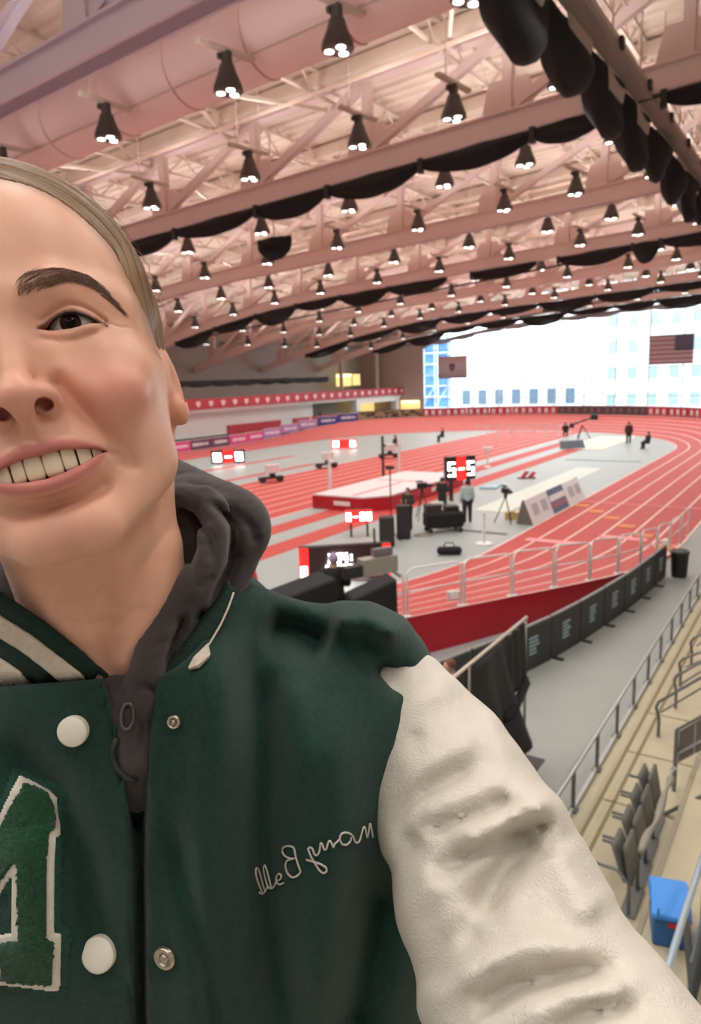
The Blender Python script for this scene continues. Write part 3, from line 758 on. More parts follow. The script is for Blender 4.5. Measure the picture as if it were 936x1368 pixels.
def np_mesh(name, V, Q, m, parent=None, smooth=True):
    me = bpy.data.meshes.new(name); me.vertices.add(len(V)); me.vertices.foreach_set('co', np.asarray(V, np.float32).ravel())
    k = Q.shape[1]; me.loops.add(Q.size); me.loops.foreach_set('vertex_index', Q.ravel().astype(np.int32))
    me.polygons.add(len(Q)); me.polygons.foreach_set('loop_start', np.arange(0, Q.size, k, dtype=np.int32)); me.polygons.foreach_set('loop_total', np.full(len(Q), k, np.int32))
    me.update(calc_edges=True); me.validate()
    return link(name, me, m, parent, smooth)
def smin(a, b, k): h = np.clip(.5 + .5 * (b - a) / k, 0, 1); return b + (a - b) * h - k * h * (1 - h)
def smax(a, b, k): return -smin(-a, -b, k)
def s_cap(X, Y, Z, a, b, r1, r2):
    a = np.asarray(a, float); d = np.asarray(b, float) - a; L2 = d @ d
    t = np.clip(((X - a[0]) * d[0] + (Y - a[1]) * d[1] + (Z - a[2]) * d[2]) / L2, 0, 1)
    return np.sqrt((X - a[0] - t * d[0]) ** 2 + (Y - a[1] - t * d[1]) ** 2 + (Z - a[2] - t * d[2]) ** 2) - (r1 + (r2 - r1) * t)
def s_ell(X, Y, Z, c, r):
    x, y, z = (X - c[0]) / r[0], (Y - c[1]) / r[1], (Z - c[2]) / r[2]
    k0 = np.sqrt(x * x + y * y + z * z); k1 = np.sqrt((x / r[0]) ** 2 + (y / r[1]) ** 2 + (z / r[2]) ** 2)
    return k0 * (k0 - 1) / np.maximum(k1, 1e-6)
def s_poly(X, Y, Z, pts, rs):
    d = None
    for a, b, r1, r2 in zip(pts, pts[1:], rs, rs[1:]):
        q = s_cap(X, Y, Z, a, b, r1, r2); d = q if d is None else np.minimum(d, q)
    return d

# ================================================================== people on the infield
SKIN_FAR = mat('skin_far', (196, 150, 128), .6)
def far_person(label, p, rz, h=1.75, top=(40, 40, 44), legs=(30, 30, 34), hair=(40, 30, 26), pose='stand', lower=True):
    t = thing('person', label, 'person', p, rz); s = h / 1.75; st_ = .024
    sit = pose == 'sit'; dz = -.42 if sit else 0
    arms = {'stand': [(.235, .02, 1.14), (.25, -.07, .9)], 'hold': [(.25, .0, 1.16), (.1, -.3, 1.28)], 'cross': [(.25, -.03, 1.15), (.05, -.22, 1.2)], 'sit': [(.24, -.02, 1.14), (.14, -.28, 1.02)]}[pose]
    legsJ = [(.1, 0, .93), (.11, -.02, .5), (.11, .03, .09), (.12, -.12, .05)] if not sit else [(.1, 0, .93), (.13, -.42, .93), (.13, -.4, .5), (.13, -.54, .47)]
    xs = np.arange(-.45, .46, st_); ys = np.arange(-.7 if sit else -.5, .4, st_); zs = np.arange(-.02 + (.4 if sit else 0), 1.85, st_)
    X, Y, Z = xs[:, None, None], ys[None, :, None], zs[None, None, :]; AX = np.abs(X)
    def torso(i): return smin(s_ell(X, Y, Z, (0, 0, 1.27), (.175 + i, .115 + i, .27 + i)), s_ell(X, Y, Z, (0, .01, .98), (.165 + i, .12 + i, .15 + i)), .08)
    def arm(i): return s_poly(AX, Y, Z, [(.18, .01, 1.43)] + arms, [.062 + i, .05 + i, .036 + i])
    def leg(i): return s_poly(AX, Y, Z, legsJ[:3], [.095 + i, .065 + i, .045 + i])
    head = smin(s_ell(X, Y, Z, (0, -.01, 1.63), (.078, .1, .115)), s_cap(X, Y, Z, (0, .02, 1.42), (0, 0, 1.56), .06, .055), .03)
    head = smin(head, s_ell(X, Y, Z, (0, -.112, 1.62), (.016, .02, .022)), .015)
    for sx in (-1, 1): head = smin(head, s_ell(X, Y, Z, (sx * .08, .01, 1.62), (.012, .025, .032)), .01)
    wr = arms[-1]; hand = s_ell(AX, Y, Z, (wr[0], wr[1] - .03, wr[2] - (.06 if pose == 'stand' else 0)), (.03, .045, .055))
    for q in range(4): hand = smin(hand, s_cap(AX, Y, Z, (wr[0] - .03 + .02 * q, wr[1] - .04, wr[2] - .05), (wr[0] - .03 + .02 * q, wr[1] - .07, wr[2] - .13), .012, .009), .01)
    foot = s_cap(AX, Y, Z, legsJ[2], legsJ[3], .045, .04)
    body = smin(smin(smin(head, torso(0), .05), arm(0), .04), smin(leg(0), foot, .03), .04); body = smin(body, hand, .02)
    B = np.broadcast_to
    def mesh(nm, f, col, rough=.8):
        V, Q = surface_nets(np.ascontiguousarray(B(f, (len(xs), len(ys), len(zs)))), xs, ys, zs)
        V = V * s; V[:, 2] += dz * s
        np_mesh(nm, V, Q, col if not isinstance(col, tuple) else mat('cloth_%d_%d_%d' % col, col, rough, var=.1, vscale=12), t)
    mesh('body', body, SKIN_FAR)
    sh = smin(torso(.022), arm(.02), .04)
    sh = np.maximum(sh, .9 - Z if not sit else .86 - Z); sh = np.maximum(sh, s_cap(X, Y, Z, (0, .02, 1.5), (0, 0, 1.9), -.075, -.075) * -1 * 0 + (Z - 1.5))
    mesh('jacket', sh, top)
    if lower:
        pn = smin(leg(.02), s_ell(X, Y, Z, (0, .01, .98), (.18, .135, .13)), .05); pn = np.maximum(pn, Z - 1.0)
        mesh('trousers', pn, legs)
        mesh('shoes', s_cap(AX, Y, Z, (legsJ[2][0], legsJ[2][1] + .01, legsJ[2][2] - .03), legsJ[3], .055, .05), (34, 30, 30))
    hr = np.maximum(s_ell(X, Y, Z, (0, .012, 1.652), (.088, .108, .112)), -(Y + .055 - (Z - 1.6) * -.3 + .0) * 1.0)
    hr = np.maximum(hr, 1.56 - Z); mesh('hair', hr, hair)
    return t
def away(p): return math.atan2(p[1], p[0]) + math.pi / 2
pA = G(624, 698); far_person('man in pale blue shirt and dark trousers standing below the turning display', pA, away(pA) + .2, 1.78, (176, 196, 200), (44, 44, 50), pose='stand')
pB = G(591, 690); far_person('person in dark clothes standing behind the black equipment cart', pB, away(pB) - .5, 1.72, (44, 40, 44), (50, 48, 52), pose='hold')
pC = G(543, 712); far_person('person in dark clothes behind the tall black loudspeaker case', pC + np.array([-.2, .5, 0]), away(pC) + 2.6, 1.7, (52, 50, 48), (40, 40, 42), pose='hold')
pD = G(839, 593); far_person('person in dark red and black standing on the far turn infield', pD, away(pD), 1.8, (70, 30, 36), (40, 34, 38))
pE = G(865, 600); far_person('person in dark clothes sitting on the far turn infield', pE, away(pE) + 1, 1.75, (44, 50, 54), (40, 44, 46), pose='sit')
pF = G(755, 584); far_person('camera operator in black sitting beside the far camera crane', pF, away(pF), 1.8, (36, 34, 38), (36, 34, 38), pose='sit')
pG = G(591, 590); far_person('person in black on the far sprint straight', pG, away(pG) + 2, 1.7, (36, 34, 36), (36, 34, 36), pose='sit')
pI = G(528, 603); far_person('person in black near the furthest officials cart', pI, away(pI) + 1, 1.75, (52, 46, 48), (40, 38, 40), pose='sit')
pH = np.array([*G(600, 884, 1.62)[:2], 0]); far_person('woman with brown hair walking behind the charcoal boards', pH, -.6, 1.66, (96, 66, 84), (40, 40, 48), (112, 70, 50), pose='stand')
pR = G(478, 918)
rs = thing('camera_riser', 'low black camera riser behind the draped cases', 'riser', pR, math.atan2(pR[1], pR[0]) - math.pi / 2)
MB().box((0, 0, .9), (2.0, .8, .06)).build('deck', mat('riser_deck', (40, 38, 38), .7), rs)
for sx in (-.9, .9):
    for sy in (-.33, .33): MB().box((sx, sy, .435), (.07, .07, .87)).build('leg', mat('riser_leg', (60, 58, 58), .5), rs)
pK = G(452, 922); far_person('camera operator in black beside the broadcast camera', (pK[0], pK[1], .93), away(pK) + .3, 1.84, (30, 28, 32), (28, 28, 30), (150, 132, 158), pose='hold')

# ================================================================== infield equipment
BLKP = mat('black_plastic', (28, 27, 28), .45); GRYP = mat('grey_plastic', (110, 104, 106), .5)
def tripod_camera(label, p, h=1.45, rz=0.0, sc_=1.0, body=BLKP):
    t = thing('tripod_camera', label, 'camera', p, rz)
    for a in (30, 150, 270):
        a = math.radians(a); MB().tube([(0, 0, h * .9), (.45 * math.cos(a) * sc_, .45 * math.sin(a) * sc_, 0)], .022, 6).build('leg', DARK, t)
    MB().lathe([(.07, h * .86), (.07, h)], 10).build('head', DARK, t)
    MB().box((0, 0, h + .12 * sc_), (.18 * sc_, .42 * sc_, .22 * sc_)).build('camera_body', body, t)
    MB().tube([(0, -.2 * sc_, h + .12 * sc_), (0, -.42 * sc_, h + .12 * sc_)], .07 * sc_, 12).build('lens', DARK, t)
    MB().box((0, .1 * sc_, h + .3 * sc_), (.1 * sc_, .3 * sc_, .06 * sc_)).build('handle', DARK, t); MB().bar((0, .1, h), (.25, .5, h - .2), .025).build('pan_bar', DARK, t)
    return t
tripod_camera('camera on a tripod beside the white sponsor board', G(675, 698), 1.2, .9)
tripod_camera('camera on a tripod among the dark equipment', G(564, 694), 1.35, 2.2)
def case(label, p, d, rz, nm='loudspeaker', cat='loudspeaker'):
    t = thing(nm, label, cat, p, rz)
    o = MB().box((0, 0, d[2] / 2 + .03), d).build('cabinet', BLKP, t); bv = o.modifiers.new('bevel', 'BEVEL'); bv.width = .03; bv.segments = 2
    MB().box((0, -d[1] / 2 - .01, d[2] / 2 + .03), (d[0] * .86, .02, d[2] * .9)).build('grille', DARK, t)
    for sx in (-1, 1): MB().box((sx * d[0] * .35, 0, .015), (.06, d[1] * .8, .03)).build('foot', DARK, t)
    return t
case('black loudspeaker case at the foot of the tall thin mast', G(517, 729), (.55, .5, 1.05), face_cam(G(517, 729)))
case('tall black loudspeaker case in front of a person in dark clothes', G(539, 719), (.52, .45, 1.25), face_cam(G(539, 719)))
ms = thing('light_mast', 'tall thin dark mast with a small box on top beside the landing mat', 'mast', G(523, 722))
MB().tube([(0, 0, 0), (0, 0, 2.75)], .025, 8).build('pole', DARK, ms); MB().box((0, 0, 2.75), (.3, .14, .12)).build('head_box', DARK, ms)
for a in (0, 2.1, 4.2): MB().bar((0, 0, .4), (.4 * math.cos(a), .4 * math.sin(a), .02), .03).build('leg', DARK, ms)
ct = thing('equipment_cart', 'black equipment cart covered in gear and cables', 'cart', G(592, 710), face_cam(G(581, 713)) + .25)
o = MB().box((0, 0, .5), (1.5, .8, .62)).build('cover', BLACK, ct); bv = o.modifiers.new('bevel', 'BEVEL'); bv.width = .12; bv.segments = 3
MB().box((-.45, 0, .95), (.55, .5, .3)).build('gear_case', DARK, ct); MB().box((.35, .1, .9), (.5, .5, .2)).build('gear_case', BLKP, ct); MB().box((-.2, .2, 1.1), (.5, .3, .08)).build('work_shelf', mat('pale_grey_plastic', (200, 196, 190), .5), ct)
for sx in (-1, 1):
    for sy in (-1, 1): MB().tube([(sx * .6, sy * .32 - .03, .1), (sx * .6, sy * .32 + .03, .1)], .1, 12).build('wheel', DARK, ct)
cw = MB(); pts = [(-.9 + .3 * math.cos(k * .5) * (1 + k * .01), -.5 + .2 * math.sin(k * .5), .03) for k in range(40)]; cw.tube(pts, .02, 5).build('coiled_cable', mat('tan_cable', (150, 140, 120), .6), ct)
bg_ = thing('duffel_bag', 'black duffel bag lying on the grey infield', 'bag', G(600, 741), .5)
P = [[(.42 * math.cos(u) , .16 * math.sin(v) * (1 - .3 * abs(math.cos(u))) , .15 + .15 * math.cos(v) * (.6 + .4 * abs(math.sin(u)))) if False else (-.42 + .84 * i / 10, .16 * math.sin(v) * (1 if 0 < i < 10 else .5), .15 + .14 * math.cos(v) * (1 if 0 < i < 10 else .5)) for v in np.linspace(0, 2 * math.pi, 13)[:-1]] for i, u in enumerate(np.linspace(0, math.pi, 11))]
MB().grid(P, closed_v=True).build('body', BLACK, bg_, smooth=True); MB().tube([(-.2, .05, .25), (-.12, 0, .42), (.12, 0, .42), (.2, .05, .25)], .02, 6).build('strap', DARK, bg_)
ps = thing('white_post', 'white post on a round foot beside the inner lane', 'post', G(646, 727))
smooth_by_angle(MB().lathe([(.3, 0), (.3, .04), (.05, .06), (.04, 1.1), (.04, 1.12)], 16).build('post', WHITE_PAINT, ps)); MB().lathe([(.07, 1.1), (.07, 1.16)], 12).build('cap', WHITE_PAINT, ps)
yc = thing('yellow_case', 'yellow equipment case beside the sponsor board', 'case', G(684, 693), .4)
MB().box((0, 0, .14), (.6, .4, .28)).build('body', mat('yellow_plastic', (200, 170, 110), .5), yc); MB().box((0, 0, .29), (.62, .42, .03)).build('lid', mat('yellow_lid', (212, 184, 126), .5), yc); MB().bar((-.1, -.2, .33), (.1, -.2, .33), .03).build('handle', DARK, yc)
sbk = thing('starting_block', 'red starting block on the pale infield', 'starting block', G(703, 639), .6)
MB().box((0, 0, .03), (1.0, .3, .06)).build('rail', DARK, sbk); MB().prism([(-.3, -.25, .06), (-.3, .25, .06), (-.02, .25, .4), (-.02, -.25, .4)], (0, 0, 0), (.12, 0, 0)).build('foot_pad', RED_VINYL, sbk); MB().prism([(.15, -.25, .06), (.15, .25, .06), (.4, .25, .35), (.4, -.25, .35)], (0, 0, 0), (.1, 0, 0)).build('foot_pad', RED_VINYL, sbk)
bm_ = thing('blue_board', 'pale blue take-off board lying beside the runway', 'board', G(655, 651), .2)
MB().box((0, 0, .04), (.9, 1.4, .08)).build('board', mat('pale_blue_board', (150, 176, 190), .5), bm_); MB().box((0, 0, .085), (.7, .15, .01)).build('stripe', WHITE_PAINT, bm_)
wf = thing('wind_gauge', 'white wind gauge post between the red runways', 'gauge', G(651, 624), .2)
MB().lathe([(.25, 0), (.06, .1), (.05, 1.0), (.12, 1.02), (.12, 1.2)], 10).build('post', WHITE_PAINT, wf); MB().tube([(-.3, 0, 1.25), (.3, 0, 1.25)], .1, 10).build('tube', WHITE_PAINT, wf)
lb = thing('leaning_board', 'dark grey-blue slanted board at the end of the runway by the sand pit', 'board', G(766, 600), face_cam(G(766, 600)) + .5)
MB().prism([(-1.0, 0, .05), (1.0, 0, .05), (1.0, .4, .65), (-1.0, .4, .65)], (0, 0, 0), (0, .06, 0)).build('panel', mat('slate_panel', (86, 98, 112), .5), lb)
for sx in (-.8, .8): MB().bar((sx, .65, 0), (sx, .42, .6), .06).build('strut', DARK, lb)
# camera crane far away
cr = thing('camera_crane', 'dark camera crane standing at the far turn', 'camera', G(777, 586), .3)
for a in (0, 2.1, 4.2): MB().bar((0, 0, 1.2), (.7 * math.cos(a), .7 * math.sin(a), .02), .08).build('leg', DARK, cr)
MB().bar((-.8, 0, 1.3), (.9, 0, 1.9), .14).build('boom', DARK, cr); MB().box((1.0, 0, 1.9), (.6, .4, .5)).build('camera_body', BLKP, cr); MB().box((-.9, 0, 1.2), (.4, .4, .4)).build('counterweight', BLKP, cr)
# hurdles
def hurdle(label, p, rz, grp, m=WHITE_PAINT):
    t = thing('hurdle', label, 'hurdle', p, rz, grp)
    MB().box((0, 0, 1.0), (1.15, .03, .09)).build('top_bar', m, t)
    for sx in (-.5, .5): MB().box((sx, 0, .5), (.04, .04, 1.0)).build('upright', m, t); MB().box((sx, .3, .02), (.05, .7, .04)).build('foot', m, t)
for k in range(8):
    p = np.array([-28.7 + 1.1 * k, 66.6 + .25 * k, .0]); hurdle('white hurdle across the far sprint straight, %s from the sand pit side' % nth(7 - k), p, 0, 'hurdles on the sprint straight')
# officials' carts: dark base with white seat box
for (px, py), lab in zip([(362, 644), (436, 625), (519, 612)], ['officials cart with white box at the near end of the sprint straight', 'officials cart with white box halfway along the sprint straight', 'officials cart with white box at the far end of the sprint straight']):
    p = G(px, py); t = thing('officials_cart', lab, 'cart', p, face_cam(p) + .3)
    MB().box((0, 0, .28), (1.5, .5, .12)).build('deck', DARK, t); MB().box((.1, 0, .82), (.8, .5, .5)).build('box', mat('white_box', (220, 218, 214), .5), t); MB().box((.1, 0, .45), (.3, .3, .3)).build('stand', DARK, t)
    for sx in (-.55, .55): MB().tube([(sx, -.28, .16), (sx, .28, .16)], .16, 12).build('wheel', DARK, t)
# draped black camera stand and broadcast camera by the guard rail
def draped(label, p, d, rz, sl):
    t = thing('draped_case', label, 'case', p, rz)
    a, b, h = d[0] / 2, d[1] / 2, d[2]
    o = MB().add([(-a, -b, 0), (a, -b, 0), (a, b, 0), (-a, b, 0), (-a * .96, -b * .96, h - sl), (a * .96, -b * .96, h), (a * .96, b * .96, h), (-a * .96, b * .96, h - sl)], [(0, 3, 2, 1), (4, 5, 6, 7), (0, 1, 5, 4), (1, 2, 6, 5), (2, 3, 7, 6), (3, 0, 4, 7)]).build('cover', BLACK, t)
    bv = o.modifiers.new('bevel', 'BEVEL'); bv.width = .05; bv.segments = 3
    MB().box((0, -b - .004, h * .5), (d[0] * .7, .012, .02)).build('seam', DARK, t)
    return t
q1 = G(408, 962); draped('wide draped black case behind the green shoulder, sloping up to the camera', q1, (1.2, .7, 2.62), face_cam(q1) + .45, .2)
q2 = G(500, 958); draped('narrow draped black case beside the crimson skirt', q2, (.85, .55, 2.6), face_cam(q2) + .3, .28)
q3 = G(503, 918) + np.array([0, 0, .93]); bc = thing('broadcast_camera', 'grey broadcast camera on a pedestal before the result board', 'camera', q3, face_cam(q3) + .5)
MB().lathe([(.4, 0), (.4, .08), (.12, .12), (.1, 1.2), (.14, 1.25)], 14).build('pedestal', DARK, bc)
MB().box((.1, 0, 1.55), (.75, .26, .32)).build('camera_body', mat('warm_grey_plastic', (150, 146, 134), .5), bc); MB().box((-.45, 0, 1.5), (.4, .22, .22)).build('lens_hood', DARK, bc); MB().box((.2, 0, 1.8), (.4, .14, .14)).build('viewfinder', GRYP, bc); MB().bar((.4, .1, 1.4), (.75, .25, 1.15), .03).build('pan_bar', DARK, bc)
MB().bar((.1, .1, 1.9), (.1, .1, 2.25), .03).build('antenna', DARK, bc)
rb = thing('red_bag', 'red and black bag on the infield beside the black hood', 'bag', G(330, 778), .3)
P = [[((.35 - .1 * (k / 6) ** 2) * math.cos(v), (.22 - .06 * (k / 6) ** 2) * math.sin(v), .5 * k / 6) for v in np.linspace(0, 2 * math.pi, 17)[:-1]] for k in range(7)]
MB().grid(P, closed_v=True).add([P[6][i] for i in range(16)], [tuple(range(16))]).build('body', mat('bright_red_cloth', (206, 40, 40), .6), rb, smooth=True); MB().box((.1, -.2, .3), (.3, .1, .35)).build('pocket', BLACK, rb); MB().tube([(-.12, 0, .48), (0, 0, .62), (.12, 0, .48)], .02, 6).build('strap', DARK, rb)
# ================================================================== the stand at the right
def atY(x, y, Y): d = ray(x, y); return CAMP + d * (Y / d[1])
stand = bpy.data.objects.new('floor_stand', None); COL.objects.link(stand); struct(stand)
PZ = .15
MB().box((-1.9, 18, PZ / 2), (1.3, 46, PZ)).build('walkway_slab', CONCRETE, stand)
for k in range(5):                                             # tiers rise towards the right
    MB().box((-1.25 + .82 * k + .41, 18, (PZ + .36 * (k + 1)) / 2), (.82, 46, PZ + .36 * (k + 1))).build('tier', CONCRETE, stand)
    MB().box((-1.25 + .82 * k + .03, 18, PZ + .36 * (k + 1) + .005), (.06, 46, .012)).build('nosing', mat('grey_nosing', (150, 144, 122), .7), stand)
JOINT = mat('dark_joint', (128, 116, 88), .9)
for x in (-2.28, -2.1): MB().box((x, 18, PZ + .002), (.05, 46, .006)).build('floor_joint', JOINT, stand)
for y in (9.4, 10.9, 12.4): MB().box((-1.75, y, PZ + .002), (1.0, .03, .006)).build('floor_joint', JOINT, stand)
# raised deck on which the woman stands
deckz = 4.42
dk2 = MB().box((.3, .2, deckz - .1), (2.4, 2.0, .2)).build('floor_deck', CONCRETE); struct(dk2)
for sx in (-.7, 1.3): MB().box((sx, .9, (deckz - .2) / 2), (.2, .2, deckz - .2)).build('deck_post', DARK, dk2)
# front rail
RAILM = mat('brushed_rail', (170, 174, 172), .35, metal=.4); POSTM = mat('dark_rail_post', (104, 106, 104), .5)
fr = thing('stand_rail', 'low steel rail with dark posts along the tan walkway edge', 'railing', (-2.52, 0, PZ))
MB().tube([(0, 2, .6), (0, 40, .6)], .028, 8).build('top_rail', RAILM, fr, smooth=True); MB().bar((0, 2, .04), (0, 40, .04), .05, .03).build('bottom_rail', RAILM, fr)
y = 5.35
while y < 40:
    MB().bar((0, y, 0), (0, y, .6), .045).build('post', POSTM, fr); MB().box((0, y, .012), (.13, .13, .024)).build('base_plate', POSTM, fr); y += 1.19
# raking rails that climb over the tiers
def rake(label, pts2, Y, nm='stair_rail', r=.022, panel=None, m=None):
    m = m or POSTM
    p0 = atY(*pts2[0], Y); t = thing(nm, label, 'railing', p0)
    P = [tuple(atY(*q, Y) - p0) for q in pts2]
    MB().tube(P, r, 8).build('rail', m, t, smooth=True)
    return t, p0, P
t, p0, P = rake('grey handrail climbing over the folded seats', [(841, 1160), (836, 1125), (840, 1110), (852, 1104), (945, 1060), (1010, 1030)], 9.45, r=.028)
MB().bar(P[0], (P[0][0], P[0][1], PZ - p0[2]), .05).build('post', POSTM, t)
t, p0, P = rake('raking rail with a dark infill panel and a tall post', [(904, 1005), (904, 975), (936, 957), (1000, 920)], 10.1)
MB().bar(P[1], (P[1][0] + .0, P[1][1], PZ - p0[2]), .05).build('post', POSTM, t)
PAN = mat('dark_infill_panel', (104, 98, 94), .6)
a, b = Vector(P[1]), Vector(P[3])
for k in range(4):
    u0, u1 = .04 + k * .24, .04 + (k + 1) * .24 - .01
    A_, B_ = a.lerp(b, u0), a.lerp(b, u1)
    MB().prism([A_ - Vector((0, 0, .05)), B_ - Vector((0, 0, .05)), B_ - Vector((0, 0, .52)), A_ - Vector((0, 0, .52))], (0, 0, 0), (0, .03, 0)).build('infill_panel', PAN, t)
MB().tube([a - Vector((0, 0, .38)), b - Vector((0, 0, .38))], .018, 8).build('mid_rail', RAILM, t)
loops = [('raking rail loop just beyond the dark infill panel', 11.6, [(880, 960), (876, 945), (879, 938), (936, 905), (1000, 868)]), ('second raking rail loop beyond the dark infill panel', 12.8, [(903, 925), (900, 908), (903, 903), (945, 880)]),
         ('third raking rail loop beyond the dark infill panel', 13.8, [(909, 900), (907, 886), (912, 880), (945, 868)]), ('furthest raking rail loop up the stand', 15.0, [(924, 872), (922, 858), (927, 852), (950, 842)])]
for lab, Y, pts2 in loops:
    t, p0, P = rake(lab, pts2, Y, r=.024)
    MB().bar(P[0], (P[0][0], P[0][1], PZ - p0[2]), .045).build('post', POSTM, t)
    MB().tube([Vector(P[2]) + Vector((.05, 0, -.16)), Vector(P[-1]) + Vector((0, 0, -.16))], .016, 8).build('lower_rail', POSTM, t)
# pale blue steel handrail close by
hp = [G(880, 1345, 1.5), G(893, 1290, 1.5), G(915, 1218, 1.5), G(945, 1125, 1.5)]
hr_ = thing('steel_handrail', 'pale blue-grey steel handrail beside the blue cooler', 'railing', (hp[0][0], hp[0][1], 0))
MB().tube([tuple(p - np.array([hp[0][0], hp[0][1], 0])) for p in hp], .03, 10).build('rail', mat('pale_blue_steel', (166, 182, 192), .35, metal=.3), hr_, smooth=True)
q = hp[2] - np.array([hp[0][0], hp[0][1], 0]); MB().bar(tuple(q), (q[0] + .12, q[1] + .05, .4), .05).build('post', POSTM, hr_); q = hp[3] - np.array([hp[0][0], hp[0][1], 0]); MB().bar(tuple(q), (q[0], q[1], .4), .05).build('post', POSTM, hr_)
MB().prism([(q[0] + .06, q[1], 1.3), (q[0] + .06, q[1] - 1.4, 1.3), (q[0] + .06, q[1] - 1.4, .5), (q[0] + .06, q[1], .5)], (0, 0, 0), (.02, 0, 0)).build('side_panel', mat('slate_panel', (86, 98, 112), .5), hr_)
# tip-up seats seen from above
SEATM = mat('grey_seat_plastic', (98, 98, 92), .55, var=.06)
def seat(p, lab, rz=0.0, up=1.1):
    t = thing('tip_up_seat', lab, 'seat', p, rz, 'tip-up seats on the walkway')
    def shell(w, L, ang, base, nm, thick=.03):
        P = []
        for i in range(9):
            u = -1 + 2 * i / 8
            row = []
            for j in range(7):
                v = j / 6; d_ = .035 * (1 - u * u) * math.sin(math.pi * v)
                x = v * L * math.cos(ang) + d_ * math.sin(ang); z = v * L * math.sin(ang) - d_ * math.cos(ang)
                row.append((base[0] + x, u * w / 2 * (1 - .12 * v ** 3), base[2] + z))
            P.append(row)
        o = MB().grid(P).build(nm, SEATM, t, smooth=True); solid(o, thick); return o
    shell(.4, .42, math.radians(180 - 70), (0, 0, .38), 'seat_pan'); shell(.42, .44, math.radians(100), (.06, 0, .36), 'backrest')
    for sy in (-.22, .22):
        MB().tube([(.06, sy, 0), (.05, sy, .4), (-.08, sy, .52), (-.34, sy, .52)], .02, 6).build('arm_frame', POSTM, t, smooth=True)
    MB().box((.05, 0, .02), (.16, .5, .03)).build('foot_bar', POSTM, t)
for k, y in enumerate((7.52, 8.04, 8.56, 9.08)):
    seat((-1.5 - .02 * k, y, PZ), 'dark grey tip-up seat on the tan walkway, %s from the blue cooler' % nth(k))
tb = thing('cloth_strap', 'grey twisted cloth strap lying along the tops of the folded seats', 'strap', (-1.36, 7.4, .92))
MB().tube([(.02 * math.sin(3 * u), 1.75 * u, .04 * math.sin(11 * u) - .02) for u in np.linspace(0, 1, 30)], [.035 + .012 * math.sin(14 * u) for u in np.linspace(0, 1, 30)], 8).build('cloth', mat('grey_strap', (140, 136, 124), .7), tb, smooth=True)
MB().tube([(.0, 1.75, 0), (.03, 1.87, .03), (.0, 1.95, 0), (-.03, 1.87, .0)], .012, 6, closed=True).build('ring', RAILM, tb)
# blue cooler
cp = G(893, 1215, .75)
bc2 = thing('blue_cooler', 'bright blue plastic cooler with a dark handle hole beside the pale steel handrail', 'cooler', (cp[0], cp[1], .51), .25)
BLUEP = mat('bright_blue_plastic', (56, 140, 226), .4, var=.04); BLUED = mat('deep_blue_plastic', (34, 92, 150), .45)
o = MB().prism([(-.16, -.24, 0), (.16, -.24, 0), (.16, .2, 0), (-.16, .2, 0)], (0, 0, 0), (0, 0, .3)).build('body', BLUED, bc2)
bv = o.modifiers.new('bevel', 'BEVEL'); bv.width = .03; bv.segments = 3
o = MB().prism([(-.18, -.27, .3), (-.18, .23, .3), (-.18, .23, .42), (-.18, -.02, .5), (-.18, -.27, .36)], (0, 0, 0), (.36, 0, 0)).build('lid', BLUEP, bc2); bv = o.modifiers.new('bevel', 'BEVEL'); bv.width = .025; bv.segments = 3
MB().tube([(-.185, -.12, .36), (-.175, -.12, .36)], .035, 12).build('handle_hole', DARK, bc2); MB().box((.02, -.275, .28), (.1, .015, .04)).build('red_label', RED_VINYL, bc2)
MB().box((-.12, -.28, .4), (.02, .012, .1)).build('hinge', BLUEP, bc2)
# ================================================================== the woman: frames
FW0 = np.array([-math.sin(AZ), math.cos(AZ), 0.0]); EZ = np.array([0, 0, 1.0])
def L2W(p): p = np.asarray(p, float); return CAMP + p[..., :1] * RT0 + p[..., 1:2] * FW0 + p[..., 2:3] * EZ
def W2L(p): q = np.asarray(p, float) - CAMP; return np.stack([q @ RT0, q @ FW0, q @ EZ], -1)
def LP(x, y, d): return W2L(D(x, y, d))                      # local point of a pixel at a depth
def rotm(rx, ry, rz):
    c, s = math.cos, math.sin
    return np.array([[c(rz), -s(rz), 0], [s(rz), c(rz), 0], [0, 0, 1]]) @ np.array([[c(ry), 0, s(ry)], [0, 1, 0], [-s(ry), 0, c(ry)]]) @ np.array([[1, 0, 0], [0, c(rx), -s(rx)], [0, s(rx), c(rx)]])
HM = rotm(-.0331, -.2463, -.3008) @ np.array([[1, 0, 0], [0, 0, -1], [0, -1, 0]]); HT_ = np.array([-.16995, -.09138, .34890])
def H2W(q):                                                  # head frame (mm) -> world
    c = (np.asarray(q, float) / 1000) @ HM.T + HT_; return CAMP + c[..., :1] * RT - c[..., 1:2] * UP + c[..., 2:3] * FW
def W2H(p):
    q = np.asarray(p, float) - CAMP; c = np.stack([q @ RT, -(q @ UP), q @ FW], -1); return ((c - HT_) @ HM) * 1000
def pxw(p):
    q = np.asarray(p, float) - CAMP; w = q @ FW; return CX + FPX * (q @ RT) / w, CY - FPX * (q @ UP) / w, w
BASE = L2W(np.array([-.145, .5, -1.58]))
woman = thing('person', 'smiling woman with slicked-back hair in a green jacket with white leather sleeves', 'person', BASE)
def wmesh(name, V, Q, m, parent=None, smooth=True, world=True):
    V = np.asarray(V) - BASE if world else V
    return np_mesh(name, V, Q, m, parent or woman, smooth)
def wmb(mb, name, m, parent=None, smooth=True):
    mb.v = [tuple(np.array(v) - BASE) for v in mb.v]; return mb.build(name, m, parent or woman, smooth=smooth)
def set_col(o, name, C):
    a = o.data.attributes.new(name, 'FLOAT_COLOR', 'POINT'); C = np.asarray(C, np.float32)
    if C.shape[1] == 3: C = np.c_[C, np.ones(len(C), np.float32)]
    a.data.foreach_set('color', C.ravel())
